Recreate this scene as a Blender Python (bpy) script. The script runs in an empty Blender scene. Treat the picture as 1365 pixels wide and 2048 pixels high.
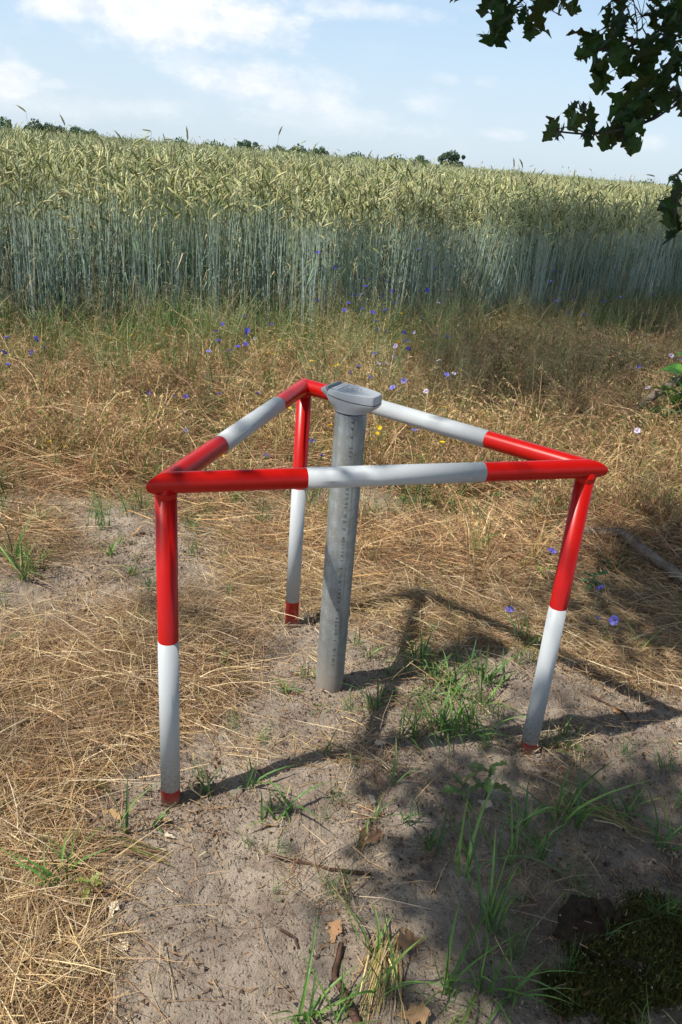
import bpy, math, random
import numpy as np
from mathutils import Vector, Matrix, Euler

random.seed(7)
RNG = np.random.default_rng(11)
PI = math.pi
S = bpy.context.scene
COL = S.collection

# ------------------------------------------------------------------ camera
F_PX, CX, CY = 1593.0, 682.5, 1024.0      # 28 mm lens on a 36 mm tall frame
CAM_H = 1.55
CR = np.array([[9.96832116e-01, 7.95344773e-02, 0.0],
               [3.16126647e-02, -3.96212064e-01, 9.17614647e-01],
               [7.29820013e-02, -9.14707750e-01, -3.97471207e-01]])
cam_data = bpy.data.cameras.new('camera')
cam = bpy.data.objects.new('camera', cam_data)
COL.objects.link(cam)
S.camera = cam
cam_data.sensor_fit = 'VERTICAL'
cam_data.sensor_height = 36.0
cam_data.lens = F_PX / 2048.0 * 36.0
cam_data.clip_start = 0.05
cam_data.clip_end = 3000.0
cam.matrix_world = Matrix(((CR[0, 0], -CR[0, 1], -CR[0, 2], 0.0),
                           (CR[1, 0], -CR[1, 1], -CR[1, 2], 0.0),
                           (CR[2, 0], -CR[2, 1], -CR[2, 2], CAM_H),
                           (0, 0, 0, 1)))

# ------------------------------------------------------------------ light
SUN_AZ, SUN_EL = math.radians(26.0), math.radians(57.2)   # SUN_AZ: heading of the shadows, from +X towards +Y
SUN_DIR = Vector((math.cos(SUN_EL) * math.cos(SUN_AZ), math.cos(SUN_EL) * math.sin(SUN_AZ), -math.sin(SUN_EL)))
sun_data = bpy.data.lights.new('sun', 'SUN')
sun_data.energy = 5.0
sun_data.angle = math.radians(0.53)
sun_data.color = (1.0, 0.945, 0.85)
sun = bpy.data.objects.new('sun', sun_data)
COL.objects.link(sun)
sun.rotation_euler = SUN_DIR.to_track_quat('-Z', 'Y').to_euler()
SKY_STRENGTH = 0.1

S.view_settings.view_transform = 'Standard'
S.view_settings.look = 'None'
S.view_settings.exposure = 0.24
S.view_settings.gamma = 1.0
S.view_settings.use_curve_mapping = False
S.cycles.max_bounces = 4
S.cycles.diffuse_bounces = 2
S.cycles.use_adaptive_sampling = True
S.cycles.adaptive_threshold = 0.025
S.cycles.glossy_bounces = 2
S.cycles.transmission_bounces = 2
S.cycles.transparent_max_bounces = 4
S.cycles.use_denoising = True


# ------------------------------------------------------------------ node helpers
class NT:
    def __init__(self, tree):
        self.t = tree
        self.t.nodes.clear()

    def n(self, kind, props=None, **inp):
        nd = self.t.nodes.new(kind)
        for k, v in (props or {}).items():
            setattr(nd, k, v)
        for k, v in inp.items():
            key = int(k[1:]) if k[0] == 'i' and k[1:].isdigit() else k.replace('_', ' ')
            sock = nd.inputs[key]
            if isinstance(v, bpy.types.NodeSocket):
                self.t.links.new(v, sock)
            elif isinstance(v, bpy.types.Node):
                self.t.links.new(v.outputs[0], sock)
            else:
                sock.default_value = v
        return nd

    def m(self, op, a, b=0.0, c=None, clamp=False):
        kw = dict(i0=a, i1=b)
        if c is not None:
            kw['i2'] = c
        return self.n('ShaderNodeMath', dict(operation=op, use_clamp=clamp), **kw).outputs[0]

    def mix(self, f, a, b, blend='MIX'):
        nd = self.t.nodes.new('ShaderNodeMix')
        nd.data_type = 'RGBA'
        nd.blend_type = blend
        for sock, v in ((nd.inputs[0], f), (nd.inputs[6], a), (nd.inputs[7], b)):
            if isinstance(v, bpy.types.NodeSocket):
                self.t.links.new(v, sock)
            else:
                sock.default_value = v
        return nd.outputs[2]

    def ss(self, x, lo, hi):
        nd = self.n('ShaderNodeMapRange', dict(interpolation_type='SMOOTHSTEP'), Value=x, From_Min=lo, From_Max=hi)
        return nd.outputs[0]

    def noise(self, vec, scale, detail=4.0, rough=0.55, dist=0.0):
        return self.n('ShaderNodeTexNoise', {}, Vector=vec, Scale=scale, Detail=detail, Roughness=rough, Distortion=dist)


def rgb(*c):
    return (c[0], c[1], c[2], 1.0)


# ------------------------------------------------------------------ world
W = bpy.data.worlds.new('World')
S.world = W
W.use_nodes = True
w = NT(W.node_tree)
sky = w.n('ShaderNodeTexSky', dict(sky_type='NISHITA', sun_disc=False))
sky.sun_elevation = SUN_EL
sun_from = Vector((-SUN_DIR.x, -SUN_DIR.y))
sky.sun_rotation = math.atan2(sun_from.x, sun_from.y)
sky.altitude = 60
sky.air_density = 1.0
sky.dust_density = 1.3
sky.ozone_density = 1.2
geo = w.n('ShaderNodeTexCoord')
sep = w.n('ShaderNodeSeparateXYZ', {}, Vector=geo.outputs['Generated'])
az = w.m('ARCTAN2', sep.outputs[0], sep.outputs[1])
el = w.m('ARCSINE', sep.outputs[2])
pv = w.n('ShaderNodeCombineXYZ', {}, X=az, Y=w.m('MULTIPLY', el, 1.9), Z=0.3)
warp = w.noise(pv.outputs[0], 9.0, 6.0, 0.6)
detail = w.noise(pv.outputs[0], 22.0, 6.0, 0.62)
big = w.noise(pv.outputs[0], 3.2, 5.0, 0.55, 0.4)
pert = w.m('ADD', w.m('MULTIPLY', w.m('SUBTRACT', warp.outputs[0], 0.5), 2.6),
           w.m('MULTIPLY', w.m('SUBTRACT', detail.outputs[0], 0.5), 1.5))


def dir_of(px, py):
    v = CR @ np.array([px - CX, py - CY, F_PX])
    v /= np.linalg.norm(v)
    return math.atan2(v[0], v[1]), math.asin(v[2])


cl = None
for (px, py, rx, ry, k) in ((330, 30, 270, 60, 1.0), (140, 10, 110, 35, 0.9), (480, 40, 110, 50, 1.0), (505, 165, 130, 42, 0.75),
                            (590, 195, 130, 50, 0.55), (380, 120, 60, 35, 0.35), (25, 165, 70, 32, 0.65), (110, 170, 60, 12, 0.45),
                            (850, 205, 60, 30, 0.4), (740, 20, 150, 22, 0.55), (640, 235, 220, 36, 0.35), (200, 215, 260, 30, 0.3),
                            (1290, 282, 40, 18, 0.35), (1000, 268, 60, 14, 0.45), (900, 160, 34, 14, 0.25), (970, 165, 40, 14, 0.25),
                            (300, -160, 500, 110, 0.9), (1300, -260, 500, 130, 0.8), (-500, 60, 300, 80, 0.9), (1900, 200, 260, 90, 0.8)):
    a0, e0 = dir_of(px, py)
    dx = w.m('DIVIDE', w.m('SUBTRACT', az, a0), rx / F_PX)
    dy = w.m('DIVIDE', w.m('SUBTRACT', el, e0), ry / F_PX)
    d2 = w.m('ADD', w.m('MULTIPLY', dx, dx), w.m('MULTIPLY', dy, dy))
    v = w.m('SUBTRACT', 1.15, w.m('ADD', w.m('SQRT', d2), 0.0))
    v = w.m('ADD', v, w.m('MULTIPLY', pert, 0.7))
    v = w.m('MULTIPLY', w.ss(v, 0.05, 0.95), min(1.0, k * 1.15))
    cl = v if cl is None else w.m('MAXIMUM', cl, v)
gen = w.m('MULTIPLY', w.ss(w.m('ADD', big.outputs[0], w.m('MULTIPLY', pert, 0.05)), 0.5, 0.75), 0.22)
cl = w.m('MAXIMUM', cl, gen, clamp=True)
veil = w.m('MULTIPLY_ADD', w.ss(el, 0.55, 0.08), 0.66, 0.06)
shade_n = w.ss(detail.outputs[0], 0.3, 0.75)
ccol = w.mix(shade_n, rgb(7.4, 7.9, 8.6), rgb(9.6, 9.6, 9.6))
skyc = w.mix(1.0, sky.outputs[0], rgb(1.0, 1.03, 1.0), 'MULTIPLY')
veilc = w.mix(w.ss(el, 0.0, 0.3), rgb(6.7, 8.0, 9.3), rgb(4.5, 6.9, 9.7))
skyc = w.mix(veil, skyc, veilc)
skyc = w.mix(cl, skyc, ccol)
bg = w.n('ShaderNodeBackground', {}, Color=skyc, Strength=SKY_STRENGTH)
w.n('ShaderNodeOutputWorld', {}, Surface=bg.outputs[0])


# ------------------------------------------------------------------ pixel -> place helpers (photo measured at 1365 x 2048)
def ray(px, py):
    return CR @ np.array([px - CX, py - CY, F_PX])


def at_z(px, py, z=0.0):
    r = ray(px, py)
    t = (z - CAM_H) / r[2]
    p = r * t
    return Vector((p[0], p[1], z))


def at_depth(px, py, d):
    r = ray(px, py) / F_PX * d
    return Vector((r[0], r[1], r[2] + CAM_H))


# ------------------------------------------------------------------ terrain
def _h(ix, iy, s):
    n = (ix.astype(np.int64) * 374761393 + iy.astype(np.int64) * 668265263 + s * 1442695041) & 0xffffffff
    n = ((n ^ (n >> 13)) * 1274126177) & 0xffffffff
    return ((n ^ (n >> 16)) & 0xffff) / 65535.0


def vnoise(x, y, s=0):
    ix, iy = np.floor(x), np.floor(y)
    fx, fy = x - ix, y - iy
    fx, fy = fx * fx * (3 - 2 * fx), fy * fy * (3 - 2 * fy)
    a, b = _h(ix, iy, s), _h(ix + 1, iy, s)
    c, d = _h(ix, iy + 1, s), _h(ix + 1, iy + 1, s)
    return (a + (b - a) * fx) * (1 - fy) + (c + (d - c) * fx) * fy


EX = np.array([-60, -3.0, -1.75, 0, 2.4, 4.1, 60.0])
EY = np.array([-22, 6.3, 7.0, 7.4, 9.15, 10.8, 62.0])


def edge_y(x):
    return np.interp(x, EX, EY)


FEET = {'L': at_z(342, 1603), 'B': at_z(583, 1250), 'R': at_z(1057, 1500), 'P': at_z(658, 1378)}
STUMP = at_z(1185, 1905)


def gh(x, y):
    x = np.asarray(x, float)
    y = np.asarray(y, float)
    near = np.exp(-np.maximum(0, y - 3.2) / 1.2)
    h = (vnoise(x * 1.7 + 9, y * 1.7, 1) - .5) * .05 + (vnoise(x * 4.7, y * 4.7 + 3, 2) - .5) * .03
    h += ((vnoise(x * 13, y * 13, 3) - .5) * .021 + (vnoise(x * 31, y * 31, 4) - .5) * .0125 + (vnoise(x * 70, y * 70, 5) - .5) * .005) * near
    n2 = vnoise(x * 45 + 4, y * 45, 6)
    h -= np.maximum(0, n2 - .72) * .03 * near
    # steps and dents trodden into the sand
    for (px, py, r, a) in ((470, 1800, .10, -.022), (560, 1640, .07, -.01), (700, 1600, .09, -.014), (900, 1700, .1, -.02),
                           (330, 1900, .09, .015), (640, 1780, .06, .012), (760, 1480, .06, .016), (1010, 1385, .08, .014)):
        q = at_z(px, py)
        h += a * np.exp(-((x - q.x) ** 2 + (y - q.y) ** 2) / (r * r))
    for k, f in FEET.items():
        d2 = (x - f.x) ** 2 + (y - f.y) ** 2
        g = np.exp(-d2 / .16 ** 2)
        h = h * (1 - g) + g * 0.0
        if k == 'P':
            h += .02 * np.exp(-d2 / .075 ** 2)
    d2 = (x - STUMP.x - .1) ** 2 + (y - STUMP.y + .02) ** 2
    h += .07 * np.exp(-d2 / .16 ** 2)
    d = np.maximum(0, y - edge_y(x))
    h += np.where(d < 62, d * .0112, 62 * .0112 - (d - 62) * .012) * (d > 0)
    h = np.maximum(h, -3.0)
    return h


def ghs(x, y):
    return float(gh(np.array([x]), np.array([y]))[0])


def on_ground(px, py, lift=0.0):
    p = at_z(px, py)
    for _ in range(3):
        p = at_z(px, py, ghs(p.x, p.y))
    p.z += lift
    return p


def px_of(x, y, z):
    P = np.stack([x, y, z - CAM_H])
    c = CR.T @ P
    return CX + F_PX * c[0] / c[2], CY + F_PX * c[1] / c[2], c[2]


def blob(u, v, spec):
    m = np.zeros_like(u)
    for (a, b, ra, rb, k) in spec:
        m = np.maximum(m, k * np.clip((1.12 - np.sqrt(((u - a) / ra) ** 2 + ((v - b) / rb) ** 2)) / .4, 0, 1))
    return m


STRAW_SPEC = ((-50, 1760, 175, 400, 1.), (30, 1450, 250, 170, 1.), (260, 1390, 190, 95, .95), (340, 1270, 150, 60, .8), (120, 1240, 160, 40, .2),
              (430, 1330, 60, 70, .7), (1330, 1290, 190, 70, 1.), (1050, 1260, 180, 55, .75), (900, 1150, 320, 90, 1.), (1200, 1130, 280, 130, 1.),
              (640, 1110, 190, 80, .85), (60, 1090, 80, 70, .5), (870, 1290, 90, 40, .6), (520, 1180, 60, 60, .5),
              (765, 1930, 45, 90, .3), (900, 1850, 120, 50, .1), (1330, 1800, 60, 60, .3), (1000, 1950, 120, 80, .1), (70, 1950, 90, 120, .9))


def straw_mask(x, y):
    """how much dry grass lies here: 0 bare sand, 1 closed mat (worked out on the ground plane)"""
    x = np.asarray(x, float)
    y = np.asarray(y, float)
    u, v, c = px_of(x, np.maximum(y, .5), np.zeros_like(x))
    m = blob(u, v, STRAW_SPEC)
    far = np.clip((1035 - np.clip((560 - u) / 560, 0, 1) * 20 + (vnoise(x * 1.5, y * 1.5, 8) - .5) * 110 - v) / 60, 0, 1)
    m = np.maximum(m, far)
    m = m + (vnoise(x * 5, y * 5, 9) - .5) * .4 * (m > .05) * (m < 1)
    return np.clip(m, 0, 1)


# ------------------------------------------------------------------ mesh helpers
class MB:
    def __init__(self):
        self.v, self.f, self.c, self.mi = [], [], [], []

    def add(self, vs, fs, col=(1, 1, 1), mi=0):
        o = len(self.v)
        self.v += [tuple(p) for p in vs]
        self.f += [tuple(i + o for i in f) for f in fs]
        self.mi += [mi] * len(fs)
        if callable(col):
            self.c += [tuple(col(i)) for i in range(len(vs))]
        else:
            self.c += [tuple(col)] * len(vs)

    def tube(self, pts, rad, seg=8, col=(1, 1, 1), cap=True, mi=0, jit=0.0, up=None):
        pts = [Vector(p) for p in pts]
        n = len(pts)
        if not hasattr(rad, '__len__'):
            rad = [rad] * n
        vs, fs = [], []
        t0 = (pts[1] - pts[0]).normalized()
        ref = Vector(up) if up is not None else (Vector((0, 0, 1)) if abs(t0.z) < .9 else Vector((1, 0, 0)))
        a = t0.cross(ref).normalized()
        for i, p in enumerate(pts):
            t = (pts[min(i + 1, n - 1)] - pts[max(i - 1, 0)]).normalized()
            a = (a - t * a.dot(t)).normalized()
            b = t.cross(a)
            for k in range(seg):
                th = 2 * PI * k / seg
                r = rad[i] * (1 + (random.uniform(-jit, jit) if jit else 0))
                vs.append(p + a * math.cos(th) * r + b * math.sin(th) * r)
        for i in range(n - 1):
            for k in range(seg):
                k2 = (k + 1) % seg
                fs.append((i * seg + k, i * seg + k2, (i + 1) * seg + k2, (i + 1) * seg + k))
        if cap:
            fs.append(tuple(range(seg - 1, -1, -1)))
            fs.append(tuple((n - 1) * seg + k for k in range(seg)))
        if callable(col):
            self.add(vs, fs, lambda i: col(i // seg / max(1, n - 1)), mi)
        else:
            self.add(vs, fs, col, mi)

    def ribbon(self, pts, wid, side=None, col=(1, 1, 1), mi=0, fold=0.0):
        pts = [Vector(p) for p in pts]
        n = len(pts)
        vs, fs = [], []
        per = 3 if fold else 2
        for i, p in enumerate(pts):
            t = (pts[min(i + 1, n - 1)] - pts[max(i - 1, 0)]).normalized()
            s = Vector(side) if side is not None else Vector((0, 0, 1))
            s = (s - t * s.dot(t))
            if s.length < 1e-6:
                s = Vector((1, 0, 0))
            s.normalize()
            wd = wid(i / (n - 1)) if callable(wid) else wid
            if fold:
                nn = t.cross(s)
                vs += [p - s * wd + nn * wd * fold, p, p + s * wd + nn * wd * fold]
            else:
                vs += [p - s * wd, p + s * wd]
        for i in range(n - 1):
            for k in range(per - 1):
                fs.append((i * per + k, i * per + k + 1, (i + 1) * per + k + 1, (i + 1) * per + k))
        if callable(col):
            self.add(vs, fs, lambda i: col(i // per / max(1, n - 1)), mi)
        else:
            self.add(vs, fs, col, mi)

    def mesh(self, name, mats, smooth=False):
        me = bpy.data.meshes.new(name)
        me.from_pydata(self.v, [], self.f)
        ca = me.color_attributes.new('c', 'FLOAT_COLOR', 'POINT')
        arr = np.ones((len(self.v), 4), np.float32)
        if self.c:
            arr[:, :3] = np.array(self.c, np.float32)
        ca.data.foreach_set('color', arr.ravel())
        for m in (mats if isinstance(mats, (list, tuple)) else [mats]):
            me.materials.append(m)
        me.polygons.foreach_set('material_index', np.array(self.mi, np.int32))
        if smooth:
            me.polygons.foreach_set('use_smooth', np.ones(len(self.f), bool))
        me.update()
        return me


def obj(name, me, parent=None, link=True):
    o = bpy.data.objects.new(name, me)
    if link:
        COL.objects.link(o)
    if parent is not None:
        o.parent = parent
    return o


def tag(o, label=None, cat=None, group=None, kind=None):
    if label:
        o['label'] = label
    if cat:
        o['category'] = cat
    if group:
        o['group'] = group
    if kind:
        o['kind'] = kind
    return o


def thing(name, loc, label, cat, group=None, rz=0.0, tilt=(0, 0)):
    o = bpy.data.objects.new(name, None)
    o.empty_display_size = .05
    COL.objects.link(o)
    o.location = loc
    o.rotation_euler = (tilt[0], tilt[1], rz)
    return tag(o, label, cat, group)


def copy_tree(o, parent=None):
    c = o.copy()
    COL.objects.link(c)
    if parent is not None:
        c.parent = parent
    for ch in list(o.children):
        copy_tree(ch, c)
    return c


PROTO = {}


def protos(key, meshes):
    c = bpy.data.collections.new(key + '_prototypes')
    for me in meshes:
        c.objects.link(bpy.data.objects.new(key + '_piece', me))
    PROTO[key] = c
    return c


def scatter(name, key, pts, rot, scl, label=None, cat=None, parent=None, kind='stuff'):
    pts = np.asarray(pts, np.float32)
    n = len(pts)
    me = bpy.data.meshes.new(name)
    me.vertices.add(n)
    me.vertices.foreach_set('co', pts.ravel())
    at = me.attributes.new('rot', 'FLOAT_VECTOR', 'POINT')
    at.data.foreach_set('vector', np.asarray(rot, np.float32).ravel())
    at = me.attributes.new('scl', 'FLOAT', 'POINT')
    at.data.foreach_set('value', np.asarray(scl, np.float32).ravel())
    at = me.attributes.new('pick', 'INT', 'POINT')
    at.data.foreach_set('value', RNG.integers(0, len(PROTO[key].objects), n).astype(np.int32))
    o = obj(name, me, parent)
    tag(o, label, cat, kind=kind)
    ng = bpy.data.node_groups.new(name, 'GeometryNodeTree')
    ng.interface.new_socket(name='Geometry', in_out='INPUT', socket_type='NodeSocketGeometry')
    ng.interface.new_socket(name='Geometry', in_out='OUTPUT', socket_type='NodeSocketGeometry')
    gi = ng.nodes.new('NodeGroupInput')
    go = ng.nodes.new('NodeGroupOutput')
    ci = ng.nodes.new('GeometryNodeCollectionInfo')
    ci.inputs['Collection'].default_value = PROTO[key]
    ci.inputs['Separate Children'].default_value = True
    ci.inputs['Reset Children'].default_value = True
    ip = ng.nodes.new('GeometryNodeInstanceOnPoints')
    ip.inputs['Pick Instance'].default_value = True

    def attr(nm, dt):
        a = ng.nodes.new('GeometryNodeInputNamedAttribute')
        a.data_type = dt
        a.inputs['Name'].default_value = nm
        return a.outputs['Attribute']
    L = ng.links.new
    L(gi.outputs[0], ip.inputs['Points'])
    L(ci.outputs[0], ip.inputs['Instance'])
    L(attr('pick', 'INT'), ip.inputs['Instance Index'])
    L(attr('rot', 'FLOAT_VECTOR'), ip.inputs['Rotation'])
    L(attr('scl', 'FLOAT'), ip.inputs['Scale'])
    L(ip.outputs[0], go.inputs[0])
    md = o.modifiers.new('scatter', 'NODES')
    md.node_group = ng
    return o


# ------------------------------------------------------------------ materials
def plant_mat(name, tint=(1, 1, 1), rough=.6, trans=.25, vary=.35, spec=.3, nscale=0.0, hue=.02):
    m = bpy.data.materials.new(name)
    m.use_nodes = True
    t = NT(m.node_tree)
    a = t.n('ShaderNodeAttribute', dict(attribute_name='c'))
    oi = t.n('ShaderNodeObjectInfo')
    tc = t.n('ShaderNodeTexCoord')
    c = t.mix(1.0, a.outputs['Color'], rgb(*tint), 'MULTIPLY')
    v = t.m('MULTIPLY_ADD', oi.outputs['Random'], vary, 1 - vary * .5)
    ns = t.noise(tc.outputs['Object'], nscale or 40.0, 3.0)
    v = t.m('MULTIPLY', v, t.m('MULTIPLY_ADD', ns.outputs[0], .7, .65))
    hs = t.n('ShaderNodeHueSaturation', {}, Hue=t.m('MULTIPLY_ADD', oi.outputs['Random'], hue, .5 - hue / 2), Saturation=1.0, Value=v, Color=c)
    p = t.n('ShaderNodeBsdfPrincipled', {}, Base_Color=hs.outputs[0], Roughness=rough)
    p.inputs['Specular IOR Level'].default_value = spec
    out = p.outputs[0]
    if trans:
        tr = t.n('ShaderNodeBsdfTranslucent', {}, Color=hs.outputs[0])
        mx = t.n('ShaderNodeMixShader', {}, i0=trans, i1=p.outputs[0], i2=tr.outputs[0])
        out = mx.outputs[0]
    t.n('ShaderNodeOutputMaterial', {}, Surface=out)
    return m


M_GRASS = plant_mat('dry_grass', tint=(1.07, .985, .88), rough=.55, trans=.15, vary=.75, spec=.25, hue=.03)
M_GREEN = plant_mat('green_grass', rough=.45, trans=.3, vary=.4, spec=.4)
M_RYE = plant_mat('rye_straw', rough=.5, trans=.12, vary=.25, spec=.35, hue=.015)
M_LEAF = plant_mat('oak_leaf', rough=.45, trans=.4, vary=.4, spec=.4, nscale=60)
M_DRYLEAF = plant_mat('dead_leaf', rough=.7, trans=.12, vary=.4, spec=.2, nscale=90)
M_FLOWER = plant_mat('petal', rough=.6, trans=.25, vary=.25, spec=.2, hue=.01)
M_FAR = plant_mat('far_foliage', rough=.8, trans=.15, vary=.2, spec=.1, nscale=.6)


def bark_mat(name, a, b, scale=30, bump=.6, rough=.85):
    m = bpy.data.materials.new(name)
    m.use_nodes = True
    t = NT(m.node_tree)
    tc = t.n('ShaderNodeTexCoord')
    mp = t.n('ShaderNodeMapping', {}, Vector=tc.outputs['Object'])
    mp.inputs['Scale'].default_value = (1, 1, 1)
    n1 = t.noise(mp.outputs[0], scale, 6, .65, .5)
    n2 = t.noise(mp.outputs[0], scale * 3.5, 5, .7)
    c = t.mix(t.ss(n1.outputs[0], .35, .65), rgb(*a), rgb(*b))
    c = t.mix(t.m('MULTIPLY', t.ss(n2.outputs[0], .5, .7), .5), c, rgb(a[0] * .4, a[1] * .4, a[2] * .4))
    bp = t.n('ShaderNodeBump', {}, Strength=bump, Distance=.004, Height=t.m('ADD', n1.outputs[0], t.m('MULTIPLY', n2.outputs[0], .6)))
    p = t.n('ShaderNodeBsdfPrincipled', {}, Base_Color=c, Roughness=rough, Normal=bp.outputs[0])
    p.inputs['Specular IOR Level'].default_value = .2
    t.n('ShaderNodeOutputMaterial', {}, Surface=p.outputs[0])
    return m


M_BARK = bark_mat('grey_bark', (.26, .21, .16), (.14, .11, .085), 22)
M_TWIG = bark_mat('red_brown_twig', (.12, .065, .045), (.06, .035, .025), 60)
M_OAKBARK = bark_mat('oak_bark', (.07, .06, .05), (.04, .035, .03), 14, 1.0)
M_STUMP = bark_mat('rotten_wood', (.05, .032, .02), (.022, .015, .01), 35, 1.0)


def sand_mat():
    m = bpy.data.materials.new('sandy_soil')
    m.use_nodes = True
    t = NT(m.node_tree)
    a = t.n('ShaderNodeAttribute', dict(attribute_name='c'))
    sp = t.n('ShaderNodeSeparateColor', {}, Color=a.outputs['Color'])
    g = t.n('ShaderNodeNewGeometry')
    P = g.outputs['Position']
    n0 = t.noise(P, 1.6, 4, .6, .3)
    n1 = t.noise(P, 9.0, 6, .62, .3)
    n2 = t.noise(P, 48.0, 6, .72)
    n3 = t.noise(P, 230.0, 4, .7)
    sand = t.mix(t.ss(n1.outputs[0], .32, .68), rgb(.30, .237, .185), rgb(.50, .415, .325))
    sand = t.mix(t.m('MULTIPLY', t.ss(n0.outputs[0], .42, .62), .45), sand, rgb(.25, .195, .16))
    sand = t.mix(t.m('MULTIPLY', t.ss(n2.outputs[0], .52, .66), .62), sand, rgb(.14, .105, .08))  # shaded pits of the crumbly sand painted in as dark spots
    sand = t.mix(t.m('MULTIPLY', t.ss(n3.outputs[0], .58, .72), .45), sand, rgb(.42, .36, .30))
    sand = t.mix(t.m('MULTIPLY', t.ss(n3.outputs[0], .42, .3), .65), sand, rgb(.10, .078, .065))
    litter = t.mix(t.ss(n2.outputs[0], .4, .7), rgb(.08, .048, .024), rgb(.22, .145, .075))  # litter brown, deepened to carry the shadow between the straws
    c = t.mix(sp.outputs[0], sand, litter)
    c = t.mix(sp.outputs[1], c, rgb(.13, .115, .065))
    c = t.mix(sp.outputs[2], c, rgb(.03, .024, .018))
    hgt = t.m('ADD', t.m('MULTIPLY', n2.outputs[0], 1.0), t.m('MULTIPLY', n3.outputs[0], .35))
    vor = t.n('ShaderNodeTexVoronoi', {}, Vector=P, Scale=85.0)
    hgt = t.m('SUBTRACT', hgt, t.m('MULTIPLY', t.ss(vor.outputs[0], .35, .1), .35))
    bp = t.n('ShaderNodeBump', {}, Strength=1.0, Distance=.017, Height=hgt)
    p = t.n('ShaderNodeBsdfPrincipled', {}, Base_Color=c, Roughness=.95, Normal=bp.outputs[0])
    p.inputs['Specular IOR Level'].default_value = .1
    t.n('ShaderNodeOutputMaterial', {}, Surface=p.outputs[0])
    return m


def paint_mat(name, col, rough=.3, dirt=True, low=0.0):
    m = bpy.data.materials.new(name)
    m.use_nodes = True
    t = NT(m.node_tree)
    g = t.n('ShaderNodeNewGeometry')
    P = g.outputs['Position']
    n1 = t.noise(P, 34.0, 5, .6)
    n2 = t.noise(P, 190.0, 4, .7)
    n3 = t.noise(P, 420.0, 3, .6)
    z = t.n('ShaderNodeSeparateXYZ', {}, Vector=P).outputs[2]
    c = t.mix(t.m('MULTIPLY', n1.outputs[0], .14), rgb(*col), rgb(col[0] * .72, col[1] * .72, col[2] * .72))
    foot = t.ss(t.m('SUBTRACT', z, t.m('MULTIPLY', n1.outputs[0], .10)), .16, -.05)
    spl = t.m('MULTIPLY', foot, t.ss(n2.outputs[0], .48, .6))
    c = t.mix(t.m('MULTIPLY', spl, .85), c, rgb(.15, .12, .10))
    base = t.m('MULTIPLY', t.ss(t.m('SUBTRACT', z, t.m('MULTIPLY', n2.outputs[0], .05)), .015, -.02), .9)
    c = t.mix(base, c, rgb(.24, .19, .15))
    sc = t.m('MULTIPLY', t.ss(n3.outputs[0], .72, .76), .35)
    c = t.mix(sc, c, rgb(.3, .28, .26))
    r = t.m('ADD', rough, t.m('MULTIPLY', n1.outputs[0], .12))
    r = t.m('ADD', r, t.m('MULTIPLY', foot, .3))
    bp = t.n('ShaderNodeBump', {}, Strength=.04, Distance=.002, Height=n1.outputs[0])
    p = t.n('ShaderNodeBsdfPrincipled', {}, Base_Color=c, Roughness=r, Normal=bp.outputs[0])
    p.inputs['Specular IOR Level'].default_value = .32
    t.n('ShaderNodeOutputMaterial', {}, Surface=p.outputs[0])
    return m


def zinc_mat():
    m = bpy.data.materials.new('galvanised_steel')
    m.use_nodes = True
    t = NT(m.node_tree)
    tc = t.n('ShaderNodeTexCoord')
    P = tc.outputs['Object']
    st = t.n('ShaderNodeMapping', {}, Vector=P)
    st.inputs['Scale'].default_value = (1, 1, .06)
    n1 = t.noise(st.outputs[0], 55, 5, .6)
    n2 = t.noise(P, 28, 5, .65)
    n3 = t.noise(P, 240, 4, .7)
    n4 = t.noise(P, 650, 2, .6)
    c = t.mix(t.ss(n1.outputs[0], .3, .7), rgb(.20, .215, .21), rgb(.31, .33, .325))
    c = t.mix(t.m('MULTIPLY', t.ss(n2.outputs[0], .4, .6), .7), c, rgb(.20, .195, .175))
    c = t.mix(t.m('MULTIPLY', t.ss(n3.outputs[0], .56, .68), .5), c, rgb(.5, .53, .54))
    c = t.mix(t.m('MULTIPLY', t.ss(n3.outputs[0], .36, .28), .6), c, rgb(.12, .12, .12))
    z = t.n('ShaderNodeSeparateXYZ', {}, Vector=P).outputs[2]
    d = t.ss(t.m('SUBTRACT', z, t.m('MULTIPLY', n2.outputs[0], .16)), .14, -.07)
    c = t.mix(t.m('MULTIPLY', d, t.ss(n4.outputs[0], .3, .62)), c, rgb(.26, .205, .165))
    c = t.mix(t.ss(t.m('SUBTRACT', z, t.m('MULTIPLY', n3.outputs[0], .05)), .02, -.02), c, rgb(.24, .19, .15))
    met = t.m('MULTIPLY', t.m('SUBTRACT', 1.0, d), .45)
    bp = t.n('ShaderNodeBump', {}, Strength=.15, Distance=.002, Height=t.m('ADD', n3.outputs[0], n1.outputs[0]))
    p = t.n('ShaderNodeBsdfPrincipled', {}, Base_Color=c, Metallic=met, Roughness=t.m('MULTIPLY_ADD', n2.outputs[0], .2, .42), Normal=bp.outputs[0])
    t.n('ShaderNodeOutputMaterial', {}, Surface=p.outputs[0])
    return m


def plain_mat(name, col, rough=.5, metal=0.0, n=120, amt=.15, bump=.05):
    m = bpy.data.materials.new(name)
    m.use_nodes = True
    t = NT(m.node_tree)
    tc = t.n('ShaderNodeTexCoord')
    n1 = t.noise(tc.outputs['Object'], n, 5, .65)
    c = t.mix(t.m('MULTIPLY', n1.outputs[0], amt * 2), rgb(*col), rgb(col[0] * .6, col[1] * .6, col[2] * .6))
    bp = t.n('ShaderNodeBump', {}, Strength=bump, Distance=.002, Height=n1.outputs[0])
    p = t.n('ShaderNodeBsdfPrincipled', {}, Base_Color=c, Metallic=metal, Roughness=rough, Normal=bp.outputs[0])
    t.n('ShaderNodeOutputMaterial', {}, Surface=p.outputs[0])
    return m


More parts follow.
